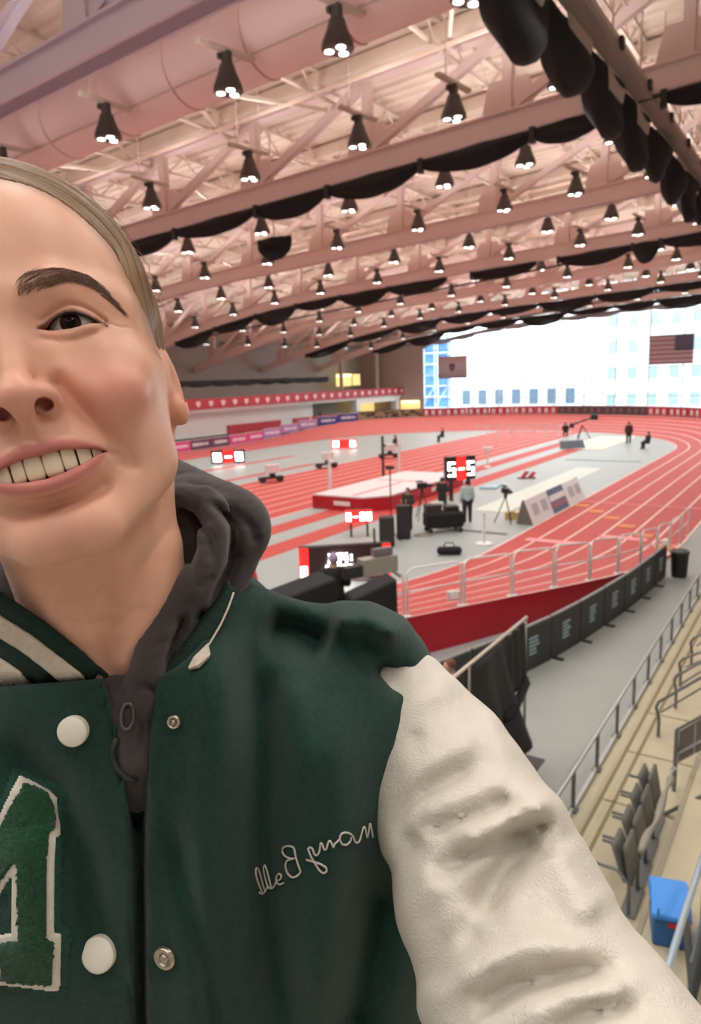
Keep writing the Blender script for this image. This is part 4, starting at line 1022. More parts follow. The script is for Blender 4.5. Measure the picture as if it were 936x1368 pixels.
def poly_dist(U, V, pts):
    """distance of 2D points to a polyline, and the parameter along it (0..1)"""
    best = np.full(np.shape(U + V), 1e9, np.float32); n = len(pts) - 1
    par = np.zeros_like(best)
    for i, (a, b) in enumerate(zip(pts, pts[1:])):
        dx, dy = b[0] - a[0], b[1] - a[1]; t = np.clip(((U - a[0]) * dx + (V - a[1]) * dy) / (dx * dx + dy * dy), 0, 1)
        d = np.hypot(U - a[0] - t * dx, V - a[1] - t * dy); m_ = d < best; best = np.where(m_, d, best); par = np.where(m_, (i + t) / n, par)
    return best, par
def gs(d, w): return np.exp(-(d / w) ** 2)

# ---------------------------------------------------------------- head
EYE = (31.0, -19.0, -3.6)
LIDU = ([12, 15.2, 18.8, 22.3, 26, 30.3, 34.5, 38.4, 42.6, 46.5, 49], [-7.5, -5.1, -3.0, -1.1, .4, .9, .3, -1.6, -3.8, -5.2, -7.5])
LIDL = ([12, 15.2, 19.7, 25, 30.4, 34.2, 39.4, 44.1, 46.5, 49], [-2, -5.0, -6.4, -7.1, -7.6, -7.3, -6.3, -5.4, -5.1, -2])
UT = ([0, 4, 10, 18, 24, 27.4, 30.5], [-62.8, -61.9, -61.7, -63.9, -67, -69.0, -71.6])      # lip contours
UB = ([0, 8.4, 16.8, 22, 26, 29.5, 33], [-68.0, -67.3, -68.3, -69.1, -70.0, -71.3, -74])
LT = ([0, 8.6, 17.9, 23, 26, 29.5, 33], [-79.7, -78.6, -76.2, -74.1, -72.9, -71.5, -69])
LB = ([0, 4, 8, 15.3, 20, 24, 29, 31], [-87.2, -87, -86.3, -84.1, -81.7, -78.9, -73.6, -72])
def it(c, x): return np.interp(x, c[0], c[1])
def head_sdf(X, Y, Z):
    X = np.asarray(X, np.float32); Y = np.asarray(Y, np.float32); Z = np.asarray(Z, np.float32); A = np.abs(X)
    F = s_ell(X, Y, Z, (0, -88, 30), (76, 89, 88))
    F = smin(F, s_ell(X, Y, Z, (0, -52, -38), (62, 51, 72)), 30)
    F = smin(F, s_cap(A, Y, Z, (52, -78, -22), (46, -66, -68), 13, 12), 26)
    F = smin(F, s_cap(A, Y, Z, (44, -60, -76), (15, -16, -106), 13, 12.5), 20)
    F = smin(F, s_ell(X, Y, Z, (0, -14, -105), (19, 14, 14)), 10)
    F = smin(F, s_ell(A, Y, Z, (42, -30, -30), (18, 19, 14)), 20)
    F = smin(F, s_ell(A, Y, Z, (40, -16.5, -43), (17, 15, 14)), 9)              # cheek raised by the smile
    F = smin(F, s_ell(X, Y, Z, (0, -13, -68), (31, 18, 21)), 9)
    F = smin(F, s_poly(A, Y, Z, [(6, -9.5, 12), (28, -12, 13), (44, -26, 13), (56, -40, 10)], [10, 10.5, 8.5, 6]), 12)                # brow
    # neck
    nb = NECKB; F = smin(F, s_cap(X, Y, Z, (-2, -82, -62), nb, 47, 55), 16)
    F = smin(F, s_ell(X, Y, Z, CHESTC, (150, 85, 95)), 30)
    F = smin(F, s_cap(X, Y, Z, (58, -100, -45), STERN, 13, 9), 14)             # neck muscle
    # eye socket
    F = smax(F, -s_ell(A, Y, Z, (29, 9, -4), (18, 13.5, 10.5)), 9)
    F = smin(F, np.sqrt((A - EYE[0]) ** 2 + (Y - EYE[1]) ** 2 + (Z - EYE[2]) ** 2) - 13.7, 4.5)
    # nose
    N_ = s_cap(X, Y, Z, (0, -7, 4), (0, 9, -34), 7.5, 7.0); N_ = smin(N_, s_ell(X, Y, Z, (0, 12.5, -41), (10, 9.5, 8.5)), 6)
    N_ = smin(N_, s_ell(A, Y, Z, (11.8, 5.5, -41.5), (6.4, 9.5, 6.6)), 4); N_ = smin(N_, s_cap(X, Y, Z, (0, 13, -46), (0, 4, -53), 4.2, 4.5), 4)
    F = smin(F, N_, 9)
    F = smax(F, -s_ell(A, Y, Z, (8.6, 9.5, -46.4), (4.8, 6.5, 3.0)), 1.6)
    # lips
    zt = it(UT, A); zu = it(UB, A); zl = it(LT, A); zb = it(LB, A); yl = 6.8 - .0175 * A * A
    uc = (zt + zu) / 2; ur = np.maximum((zt - zu) / 2, .4) + .6; F = smin(F, np.sqrt((Z - uc) ** 2 + ((Y - yl + ur) * .9) ** 2) - ur - np.where(A > 31, (31 - A) * .8, 0), 2.2)
    lc = (zl + zb) / 2; lr = np.maximum((zl - zb) / 2, .4) + .5; F = smin(F, np.sqrt((Z - lc) ** 2 + ((Y - yl + lr + .2) * .85) ** 2) - lr - np.where(A > 31, (31 - A) * .8, 0), 2.2)
    F = F - np.where(Y > -35, 0, 0)
    # creases and folds, by their trace on the front of the face
    fr_ = sstep(-45, -25, Y)
    d, t = poly_dist(A, Z, [(17.5, -34), (21.5, -43), (26, -53), (32, -62), (37.5, -71), (39, -79)]); F = F + fr_ * 4.4 * gs(d, 4.2) * (1 - .5 * t)
    d, t = poly_dist(A, Z, [(25, -33), (33, -50), (42, -62)]); F = F - fr_ * 2.6 * gs(d, 9)
    d, t = poly_dist(A, Z, [(18.5, -.6), (26, 3.6), (33, 5.2), (38, 4.0), (43, 1.4), (48, -2.8)]); F = F + fr_ * 1.5 * gs(d, 1.1)
    d, t = poly_dist(A, Z, [(16, -10), (24, -13.5), (33, -13.6), (41, -11), (47, -7)]); F = F + fr_ * .7 * gs(d, 1.6)
    d, t = poly_dist(A, Z, [(18, -8.5), (30, -10.5), (42, -8)]); F = F - fr_ * .9 * gs(d, 1.8)
    d, t = poly_dist(A, Z, [(48, -4.5), (54, -6), (58, -5)]); F = F + fr_ * .5 * gs(d, .9)
    d, t = poly_dist(A, Z, [(31, -71.5), (34, -73), (35, -77)]); F = F + fr_ * 2.2 * gs(d, 2.4)
    d, t = poly_dist(A, Z, [(0, -91.5), (12, -91), (22, -87)]); F = F + fr_ * 2.0 * gs(d, 4.0)
    d, t = poly_dist(A, Z, [(0, -53), (0, -61)]); F = F + fr_ * .9 * gs(d, 2.2)
    d, t = poly_dist(A, Z, [(17, 14), (30, 18.5), (44, 17)]); F = F - fr_ * 1.4 * gs(d, 5)
    F = F + fr_ * .8 * gs(np.hypot(X, Z + 114), 3.0)                            # chin dimple
    # openings
    fro = -26 - Y
    F = smax(F, -np.maximum(np.maximum(Z - zu, zl - Z) * .9, fro), 1.3)
    lu_, ll_ = it(LIDU, A), it(LIDL, A)
    F = smax(F, -np.maximum(np.maximum(Z - lu_, ll_ - Z) * .85, -32 - Y), .7)
    F = np.maximum(F, -(np.sqrt((A - EYE[0]) ** 2 + (Y - EYE[1]) ** 2 + (Z - EYE[2]) ** 2) - 12.15))
    # ear
    ea = s_ell(A - (Y + 92) * -.25, Y, Z, (74.5, -93, -22), (5.2, 17, 27)); ea = smin(ea, s_ell(A, Y, Z, (74.5, -88, -42), (6.2, 8.5, 8.5)), 5)
    ea = smax(ea, -s_ell(A, Y, Z, (81, -88, -24), (6.5, 9, 15)), 3)
    F = smin(F, ea, 5)
    return F
NECKB = tuple(W2H(L2W(np.array([-.150, .462, -.185])))); CHESTC = tuple(W2H(L2W(np.array([-.145, .50, -.275])))); STERN = tuple(W2H(L2W(np.array([-.125, .425, -.17]))))
def spaced(*segs):
    out = []
    for a, b, s in segs: out += list(np.linspace(a, b, max(2, int(round((b - a) / s)) + 1))[:-1])
    return np.array(out + [segs[-1][1]], np.float32)
hx = spaced((-170, -90, 8), (-90, -22, 3), (-22, 52, .8), (52, 90, 1.5), (90, 170, 8)); hy = spaced((-230, -130, 5), (-130, -26, 2.0), (-26, 27, .8)); hz = spaced((-330, -200, 6), (-200, -122, 2.4), (-122, -92, 1.5), (-92, 28, .8), (28, 124, 2.4))
FH = head_sdf(hx[:, None, None], hy[None, :, None], hz[None, None, :])
V, Q = surface_nets(FH, hx, hy, hz); del FH
for _ in range(2):                                             # pull the vertices onto the surface
    e = .15; f0 = head_sdf(V[:, 0], V[:, 1], V[:, 2]); g = np.stack([head_sdf(V[:, 0] + e * (k == 0), V[:, 1] + e * (k == 1), V[:, 2] + e * (k == 2)) - f0 for k in range(3)], -1) / e
    n2 = np.maximum((g ** 2).sum(-1), .25); st = np.clip(f0 / n2, -.5, .5); V = V - g * st[:, None] * .8
# neck creases and tendons, laid along their traces
Uh, Vh, Wh = pxw(H2W(V)); gn = g / np.sqrt(n2)[:, None]
for a_, w_, pl in [(1.3, 5, [(80, 802), (125, 797), (165, 778), (205, 735), (226, 700)]), (1.3, 6, [(95, 834), (150, 832), (185, 812)]), (-3.5, 17, [(236, 700), (205, 800), (165, 885)]), (3.5, 16, [(146, 768), (138, 800), (150, 830)]), (-2.0, 14, [(105, 800), (125, 850)]), (4.0, 15, [(150, 860), (152, 900)]), (-2.2, 13, [(95, 870), (140, 905)])]:
    d_, t_ = poly_dist(Uh, Vh, pl); V = V - gn * (a_ * gs(d_, w_) * sstep(690, 740, Vh) * (V[:, 1] > -125))[:, None]
# skin colours
def lin(c): return np.array(srgb(c))
A = np.abs(V[:, 0]); Zv = V[:, 2]; Yv = V[:, 1]; fr_ = sstep(-45, -20, Yv)
Cc = np.tile(lin((224, 173, 147)), (len(V), 1))
def blend(w, c): global Cc; w = np.clip(w, 0, 1)[:, None]; Cc = Cc * (1 - w) + lin(c) * w
blend(.65 * gs(np.hypot((A - 40) / 1.3, Zv + 45), 19) * fr_, (208, 132, 116)); blend(.5 * gs(np.hypot(A, Zv + 44), 13) * fr_, (212, 144, 128)); blend(.35 * gs(np.hypot(A, Zv + 108), 16) * fr_, (212, 148, 132))
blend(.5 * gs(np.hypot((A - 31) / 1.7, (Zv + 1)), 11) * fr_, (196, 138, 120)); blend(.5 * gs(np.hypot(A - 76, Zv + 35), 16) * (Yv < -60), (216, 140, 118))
mouth = (Zv < it(UT, A) + .3) & (Zv > it(LB, A) - .3) & (A < 31.5) & (Yv > -20)
e_ = np.minimum(it(UT, A) - Zv, Zv - it(LB, A)); blend(.85 * sstep(-1.6, 2.4, e_) * (A < 31.5) * (Yv > -14), (190, 112, 108))
blend(((Zv < it(UB, A) + 1) & (Zv > it(LT, A) - 1) & (Yv < it(UT, A) * 0 - 6 - .012 * A * A) & (Yv > -40) & (A < 32)).astype(float), (96, 34, 36))
nd = s_ell(A, Yv, Zv, (8.6, 9.5, -46.4), (4.8, 6.5, 3.0)); blend(sstep(.8, -.2, nd) * (Zv > -50), (120, 48, 42))
blend(.45 * sstep(-1.5, 2.5, np.minimum(np.interp(A, [12, 14, 18, 25.4, 32.6, 39.9, 46.5, 52.1, 55.5, 58], [15.5, 19, 21.8, 22.8, 23.0, 22.7, 20.0, 13.5, 8.3, 3.2]) - Zv, Zv - np.interp(A, [12, 18.6, 26.3, 32.5, 39.9, 46.6, 52.3, 56, 58], [9.6, 9.9, 11.6, 14.0, 14.8, 12.6, 7.0, 3.9, 2.2]))) * sstep(10, 15, A) * sstep(59, 54, A) * (Yv > -50), (120, 88, 70))
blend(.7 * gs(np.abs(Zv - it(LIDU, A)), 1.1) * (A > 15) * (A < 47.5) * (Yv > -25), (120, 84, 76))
SKIN = mat('skin', (222, 176, 152), .42, attr='skin_colour', var=.05, vscale=60, bump=.12, bscale=900, sss=.25, spec=.33, bdist=.0006)
th0 = np.arctan2(Zv, np.maximum(A, 1e-3)); hl = np.hypot(A, Zv) - np.interp(th0, [-1.2, -.18, -.03, .18, .45, .63, .8, 1.08, 1.34, math.pi / 2], [74, 72.5, 69.6, 69.0, 72.5, 77.2, 79.0, 83.0, 85.2, 85.5]); blend(.55 * sstep(-6, 1, hl) * (Zv > -14) * (Yv > -75), (140, 112, 88))
body = wmesh('body', H2W(V), Q, SKIN); set_col(body, 'skin_colour', Cc)

def face_y(x, z, lo=-45.0, hi=32.0):
    """front surface of the face at (x, z) by bisection"""
    x = np.atleast_1d(np.asarray(x, float)); z = np.atleast_1d(np.asarray(z, float)); ys_ = np.arange(hi, lo, -.5)
    f = head_sdf(x[:, None], ys_[None, :], z[:, None]); k = np.argmax(f < 0, 1); return ys_[k] + .25
# eyes
def eyeball(sx):
    n, k = 40, 40; c = np.array([EYE[0] * sx, EYE[1], EYE[2]]); g = np.array([.01, 1, -.02]); g /= np.linalg.norm(g)
    u = np.cross(g, (0, 0, 1.0)); u /= np.linalg.norm(u); w = np.cross(u, g); P = []; C_ = []
    for i in range(n + 1):
        a = math.pi * (i / n) ** 1.35; r = 12.0 + (.55 * max(0, 1 - (a / .5) ** 2)); row = []
        for j in range(k):
            b = 2 * math.pi * j / k; row.append(c + r * (g * math.cos(a) + math.sin(a) * (u * math.cos(b) + w * math.sin(b))))
            q = math.degrees(a); C_.append(lin((12, 9, 9)) if q < 11 else lin((44, 26, 19)) if q < 24.5 else lin((30, 20, 17)) if q < 27.5 else lin((184, 172, 164)))
        P.append(row)
    V_ = H2W(np.array(P).reshape(-1, 3)); Q_ = np.array([(i * k + j, (i + 1) * k + j, (i + 1) * k + (j + 1) % k, i * k + (j + 1) % k) for i in range(n) for j in range(k)])
    o = wmesh('eyeball', V_, Q_, mat('eye', (200, 190, 180), .1, attr='eye_colour', spec=.12)); set_col(o, 'eye_colour', C_)
for sx in (1, -1): eyeball(sx)
# hair strands laid on the skin: brows and lashes
BROWM = mat('brow_hair', (112, 86, 70), .8); LASHM = mat('lash_hair', (28, 20, 18), .5)
def strands(name, rows, m, r0=.13):
    mb = MB()
    for pts in rows:
        k = len(pts); mb.tube([tuple(p) for p in H2W(np.array(pts))], [r0 / 1000 * (1 - .75 * i / (k - 1)) for i in range(k)], 4, cap=False)
    o = wmb(mb, name, m); tag(o, kind='stuff'); return o
R = random.Random(3); BT = ([12, 14, 18, 25.4, 32.6, 39.9, 46.5, 52.1, 55.5, 58], [15.5, 19, 21.8, 22.8, 23.0, 22.7, 20.0, 13.5, 8.3, 3.2]); BBo = ([12, 18.6, 26.3, 32.5, 39.9, 46.6, 52.3, 56, 58], [9.6, 9.9, 11.6, 14.0, 14.8, 12.6, 7.0, 3.9, 2.2])
for sx in (1, -1):
    S_ = []
    for k in range(560):
        x = 12 + 45.5 * R.random() ** .92; v = R.random(); z = it(BBo, x) + (it(BT, x) - it(BBo, x)) * v
        a = math.radians(70 - 75 * min(1, (x - 12) / 26) - 25 * max(0, (x - 42) / 14) - 12 * v + R.uniform(-14, 14)); Ln = R.uniform(4.5, 7.5) * (1 if x < 45 else .75)
        pts = [(x + Ln * t * math.cos(a - .25 * t), z + Ln * t * math.sin(a - .25 * t) * .8) for t in (0, .35, .7, 1)]; S_.append(pts)
    arr = np.array(S_); fy = face_y(arr[..., 0].ravel(), arr[..., 1].ravel()).reshape(arr.shape[:2])
    strands('eyebrow', [[(sx * p[0], fy[i, j] + .15 + .45 * math.sin(math.pi * j / 3), p[1]) for j, p in enumerate(row)] for i, row in enumerate(S_)], BROWM, .13)
    rows = []
    for k in range(64):
        x = 17.5 + 30 * k / 63; z = it(LIDU, x); y0 = EYE[1] + math.sqrt(max(13.6 ** 2 - (x - EYE[0]) ** 2 - (z - EYE[2]) ** 2, 4)); Ln = (2.6 + 3.4 * k / 63) * R.uniform(.8, 1.15); sw = -.3 + 1.1 * k / 63
        rows.append([(sx * (x + sw * Ln * t * .55), y0 + .2 + Ln * t * .7 - .3 * t * t * Ln, z - .2 + Ln * .32 * t * t - .05 * t) for t in (0, .4, .75, 1)])
    strands('eyelashes', rows, LASHM, .14)
    lin_ = [(sx * x, EYE[1] + math.sqrt(max(13.75 ** 2 - (x - EYE[0]) ** 2 - (it(LIDU, x) - EYE[2]) ** 2, 6)) - .25, it(LIDU, x) + .1) for x in np.linspace(16.5, 48, 40)]
    o = wmb(MB().tube([tuple(p) for p in H2W(np.array(lin_))], [.00035 + .00055 * math.sin(math.pi * min(1, i / 39 * .85 + .1)) for i in range(40)], 6), 'lash_line', LASHM)
# teeth
TOOTH = mat('tooth_enamel', (226, 212, 184), .18, var=.04, vscale=200, sss=.2, coat=.3); GUM = mat('gum', (170, 92, 92), .35)
def arch(x): return 2.6 - .0125 * x * x - .000006 * x ** 4
xs_t = 0.0
for w, h, dz in [(8.6, 13.0, 0), (6.8, 12.4, .9), (7.4, 12.6, .5), (6.2, 10.6, 1.6)]:
    xc = xs_t + w / 2; xs_t += w * (1.0 if xs_t < 12 else .86)
    for sx in (1, -1):
        yc = arch(xc) - 3.2; sl = math.atan(-.025 * xc - .000024 * xc ** 3); P = []
        for i in range(13):
            ph = -math.pi / 2 + math.pi * i / 12; row = []
            for j in range(20):
                th_ = 2 * math.pi * j / 20; sp = lambda c, p: math.copysign(abs(c) ** p, c)
                a = sp(math.cos(ph), .35) * sp(math.cos(th_), .38) * w / 2 * 1.03 * (1 - .08 * max(0, math.sin(ph))); b = sp(math.cos(ph), .55) * sp(math.sin(th_), .6) * 3.0; c = sp(math.sin(ph), .5) * h / 2
                row.append((sx * (xc + a * math.cos(sl) - b * math.sin(sl) * 0), yc + b + a * math.sin(sl), -78.9 + dz + h / 2 + c - .004 * 0))
            P.append(row)
        PW = H2W(np.array(P)); wmb(MB().grid(PW, closed_v=True), 'tooth', TOOTH)
wmb(MB().grid(H2W(np.array([[(x, arch(x) - 2.2 - .4 * k, -69.5 + .9 * k + .003 * x * x) for k in range(5)] for x in np.linspace(-30, 30, 41)]))), 'gum', GUM)

# ---------------------------------------------------------------- hair, combed back
RH = ([-1.2, -.18, -.03, .18, .45, .63, .8, 1.08, 1.34, math.pi / 2], [74, 72.5, 69.6, 69.0, 72.5, 77.2, 79.0, 83.0, 85.2, 85.5])
def hair_sdf(X, Y, Z):
    A = np.abs(X); F = s_ell(X, Y, Z, (0, -88, 30), (76, 89, 88)); F = smin(F, s_ell(X, Y, Z, (0, -52, -38), (63, 51, 72)), 22); F = smin(F, s_cap(A, Y, Z, (54, -76, -20), (46, -66, -68), 13, 12), 20)
    th_ = np.arctan2(Z, np.maximum(A, 1e-3)); r = np.hypot(A, Z); back = np.minimum(np.interp(th_, *RH) - r, Y + 72)
    back = np.maximum(back, np.where(Z < -8, (Y + 108 + np.minimum(0, (-8 - Z)) * 0), -50)); back = np.maximum(back, -60 - Z)
    tk = .5 + 5.5 * sstep(0, 22, -back); phi = np.arctan2(A, Z - 10); q = -back + 9 * phi + 2.0 * np.sin(phi * 5)
    lock = .4 * np.sin(q * .8) + .3 * np.sin(q * 1.9 + 1.0)
    return smax(F - tk - lock * sstep(2, 14, -back), back * .9, 1.5)
gx = spaced((-90, -30, 4), (-30, 92, 1.6)); gy = spaced((-190, -110, 4), (-110, 12, 1.6)); gz = spaced((-64, 130, 1.8))
V, Q = surface_nets(hair_sdf(gx[:, None, None], gy[None, :, None], gz[None, None, :]).astype(np.float32), gx, gy, gz)
hm = bpy.data.materials.new('dark_blond_hair'); hm.use_nodes = True; nt = hm.node_tree; b_ = nt.nodes['Principled BSDF']; b_.inputs['Roughness'].default_value = .42; b_.inputs['Specular IOR Level'].default_value = .22
at = nt.nodes.new('ShaderNodeAttribute'); at.attribute_name = 'strand'; ns = nt.nodes.new('ShaderNodeTexNoise'); ns.inputs['Scale'].default_value = 1.0; ns.inputs['Detail'].default_value = 6; nt.links.new(at.outputs['Vector'], ns.inputs['Vector'])
cr_ = nt.nodes.new('ShaderNodeValToRGB'); cr_.color_ramp.elements[0].position = .3; cr_.color_ramp.elements[0].color = (*srgb((84, 60, 42)), 1); cr_.color_ramp.elements[1].position = .72; cr_.color_ramp.elements[1].color = (*srgb((164, 132, 96)), 1)
nt.links.new(ns.outputs['Fac'], cr_.inputs['Fac']); nt.links.new(cr_.outputs['Color'], b_.inputs['Base Color'])
bp_ = nt.nodes.new('ShaderNodeBump'); bp_.inputs['Strength'].default_value = .5; bp_.inputs['Distance'].default_value = .001; nt.links.new(ns.outputs['Fac'], bp_.inputs['Height']); nt.links.new(bp_.outputs['Normal'], b_.inputs['Normal'])
hair = wmesh('hair', H2W(V), Q, hm)
a_ = hair.data.attributes.new('strand', 'FLOAT_VECTOR', 'POINT'); A = np.abs(V[:, 0]); phi = np.arctan2(A, V[:, 2] - 10); th_ = np.arctan2(V[:, 2], np.maximum(A, 1e-3)); bk = np.minimum(np.interp(th_, *RH) - np.hypot(A, V[:, 2]), V[:, 1] + 72)
a_.data.foreach_set('vector', np.stack([(-bk + 9 * phi + 2.0 * np.sin(phi * 5)) * .75, phi * 1.2, np.zeros(len(V))], -1).astype(np.float32).ravel())
# loose fine strands along the outline
rows = []
for k in range(46):
    ph = R.uniform(.2, 1.75); y0 = R.uniform(-70, -35); lift = R.uniform(1.5, 4.5); pts = []
    for t in np.linspace(0, 1, 7):
        yy = y0 - 55 * t; rr = math.sqrt(max(1 - ((yy + 88) / 89) ** 2, .02)); pts.append(((76 * rr + 6.5 + lift * math.sin(math.pi * t)) * math.sin(ph), yy, 30 + (88 * rr + 6.5 + lift * math.sin(math.pi * t)) * math.cos(ph)))
    rows.append(pts)
strands('loose_strands', rows, mat('loose_hair', (112, 92, 70), .5), .1)
# ---------------------------------------------------------------- clothes
WOOL = mat('green_wool', (24, 55, 46), .9, var=.25, vscale=260, bump=.35, bscale=700, sheen=.1, spec=.2, bdist=.0012)
LEATHER = mat('cream_leather', (206, 200, 188), .5, var=.03, vscale=30, spec=.4)
nt = LEATHER.node_tree; vo = nt.nodes.new('ShaderNodeTexVoronoi'); vo.feature = 'DISTANCE_TO_EDGE'; vo.inputs['Scale'].default_value = 330; vo.inputs['Randomness'].default_value = 1
tcn = nt.nodes.new('ShaderNodeTexCoord'); nz = nt.nodes.new('ShaderNodeTexNoise'); nz.inputs['Scale'].default_value = 40; mxv = nt.nodes.new('ShaderNodeMix'); mxv.data_type = 'VECTOR'; mxv.inputs['Factor'].default_value = .03
nt.links.new(tcn.outputs['Object'], nz.inputs['Vector']); nt.links.new(tcn.outputs['Object'], mxv.inputs[4]); nt.links.new(nz.outputs['Color'], mxv.inputs[5]); nt.links.new(mxv.outputs[1], vo.inputs['Vector'])
mrv = nt.nodes.new('ShaderNodeMapRange'); mrv.inputs['From Max'].default_value = .25; nt.links.new(vo.outputs['Distance'], mrv.inputs['Value'])
bpl = nt.nodes.new('ShaderNodeBump'); bpl.inputs['Strength'].default_value = .35; bpl.inputs['Distance'].default_value = .0007; nt.links.new(mrv.outputs['Result'], bpl.inputs['Height']); nt.links.new(bpl.outputs['Normal'], nt.nodes['Principled BSDF'].inputs['Normal'])
HOODM = mat('charcoal_knit', (62, 55, 54), .9, var=.12, vscale=300, bump=.3, bscale=900, sheen=.2, spec=.2, bdist=.0008)

def folds(F, U, V_, lst, dep):
    """lst: (amplitude mm, width px, polyline px); + valley, - ridge"""
    for a, w, pts in lst:
        d, t = poly_dist(U, V_, pts); F = F + a / 1000 * gs(d, w) * np.clip(np.minimum(t, 1 - t) * 5 + .15, 0, 1)
    return F
TC = (-.147, .502)
TFOLD = [(19, 26, [(350, 840), (395, 850), (440, 868)]), (17, 24, [(338, 850), (347, 980), (352, 1120), (362, 1250), (385, 1400)]), (-9, 30, [(300, 810), (282, 1000), (268, 1200), (255, 1400)]), (-11, 42, [(430, 930), (448, 1080), (440, 1230), (425, 1400)]),
         (14, 30, [(505, 1150), (482, 1290), (465, 1400)]), (-17, 22, [(440, 832), (490, 826), (545, 856)]), (11, 14, [(500, 890), (528, 908), (550, 905)]), (10, 24, [(0, 985), (70, 1050), (115, 1140), (140, 1290)]), (-6, 40, [(20, 1100), (40, 1300)]), (8, 16, [(228, 1090), (262, 1230), (295, 1400)]), (-5, 20, [(395, 900), (400, 1000), (405, 1100)])]
def jacket_sdf(P):
    x, y, z = P[..., 0], P[..., 1], P[..., 2]
    U, V_, W_ = pxw(L2W(P))
    zz = np.clip((z + .62) / .4, 0, 1); a = .198 + .012 * zz; b = .118 + .012 * np.exp(-((z + .30) / .1) ** 2); cy_ = TC[1] - .012 * np.clip((-.2 - z) / .2, 0, 1)
    k = np.sqrt(((x - TC[0]) / a) ** 2 + ((y - cy_) / b) ** 2) + 1e-6; F = (k - 1) * .125
    F = smax(F, z + .140 + .043 * sstep(.035, .105, np.abs(x - TC[0])), .06); F = np.maximum(F, -.64 - z)
    for sx in (1, -1):
        s0 = np.array([TC[0] + sx * .05, .485, -.180]); s1 = np.array([TC[0] + sx * .144, .515, -.230])
        F = smin(F, s_cap(x, y, z, s0, s1, .046, .050), .03)
    F0 = F; F = F0 + (folds(F, U, V_, TFOLD, W_) - F0) * 1.3
    # the front opening
    ga = np.interp(V_, [890, 905, 960, 1040, 1150, 1420], [138, 140, 155, 169, 179, 181]); gb = np.interp(V_, [890, 905, 960, 1040, 1150, 1420], [212, 207, 201, 195, 193, 195])
    ins = np.minimum(U - ga, gb - U); front = sstep(.47, .44, y)
    F = F + front * .032 * sstep(-2.5, 2.5, ins) - front * .0022 * sstep(-14, -2, ins) * sstep(3, -2, ins)
    # cut for the neck
    yl = np.interp(U, [-300, -80, 0, 140, 207, 235, 262, 290, 312, 330], [880, 925, 917, 906, 906, 893, 868, 830, 792, 700])
    F = np.maximum(F, np.where(y < .485, (yl - V_) * W_ / FPX, -.05))
    F = np.where(y > .425, smax(F, -s_cap(x, y, z, (TC[0], .475, -.12), (TC[0] + .0, .465, -.205), .066, .035), .01), F)
    return F
jx, jy, jz = np.arange(-.40, .10, .0035), np.arange(.33, .66, .0038), np.arange(-.65, -.10, .0036)
GP_ = np.stack(np.meshgrid(jx, jy, jz, indexing='ij'), -1)
V, Q = surface_nets(jacket_sdf(GP_).astype(np.float32), jx, jy, jz); del GP_
jacket = wmesh('jacket', L2W(V), Q, WOOL)
def hit(px, py, f=None, lo=.30, hi=.62, n=170):
    """local points where the rays of the pixels meet the jacket, with normals"""
    f = f or jacket_sdf; px = np.atleast_1d(np.asarray(px, float)); py = np.atleast_1d(np.asarray(py, float)); ds = np.linspace(lo, hi, n)
    rays = FW + RT * ((px - CX) / FPX)[:, None] - UP * ((py - CY) / FPX)[:, None]
    F = f(W2L(CAMP + rays[:, None, :] * ds[None, :, None])); k = np.argmax(F < 0, 1); k = np.where((F < 0).any(1), np.maximum(k, 1), n // 3)
    a, b = ds[k - 1], ds[k]
    for _ in range(12):
        m_ = (a + b) / 2; fm = f(W2L(CAMP + rays * m_[:, None])); a = np.where(fm > 0, m_, a); b = np.where(fm > 0, b, m_)
    P = CAMP + rays * a[:, None]; Lq = W2L(P); e = .006; f0 = f(Lq); g = np.stack([f(Lq + e * np.eye(3)[i]) - f0 for i in range(3)], -1); g /= np.maximum(np.linalg.norm(g, axis=-1, keepdims=True), 1e-9)
    return P, g[:, :1] * RT0 + g[:, 1:2] * FW0 + g[:, 2:3] * EZ

# ---- white leather sleeve
SLV = [(536, 938, .53, .040), (568, 1000, .505, .045), (610, 1080, .47, .051), (658, 1180, .435, .055), (702, 1298, .395, .056), (775, 1420, .35, .058), (900, 1590, .295, .056)]
SP = [LP(a, b, c) for a, b, c, r in SLV]; SR = [q[3] for q in SLV]
SFOLD = [(7, 9, [(508, 1006), (535, 994), (566, 980)]), (-6, 20, [(530, 1040), (590, 1005), (640, 985)]), (-5, 18, [(520, 960), (570, 930), (605, 925)]), (13, 15, [(495, 1118), (545, 1078), (590, 1048), (640, 1020)]), (-9, 17, [(545, 1092), (600, 1068), (650, 1050), (680, 1042)]), (11, 9, [(565, 1110), (615, 1096), (655, 1080), (690, 1064)]),
         (-20, 19, [(600, 1128), (650, 1108), (700, 1084), (742, 1074)]), (12, 10, [(575, 1166), (635, 1140), (694, 1112), (752, 1096)]), (24, 22, [(632, 1230), (660, 1180), (690, 1135), (715, 1112)]), (14, 20, [(500, 1195), (530, 1145), (558, 1112)]), (-9, 26, [(515, 1260), (545, 1205), (590, 1165)]),
         (-12, 30, [(735, 1130), (765, 1180), (800, 1230)]), (7, 22, [(560, 1320), (600, 1262), (645, 1235)]), (-13, 18, [(600, 1325), (650, 1285), (715, 1262), (790, 1272)]), (17, 14, [(630, 1352), (690, 1318), (755, 1300), (830, 1292)]), (-10, 16, [(690, 1368), (760, 1335), (850, 1315)]), (11, 12, [(730, 1385), (790, 1352), (860, 1338)]), (-4, 20, [(540, 1385), (580, 1330), (610, 1315)])]
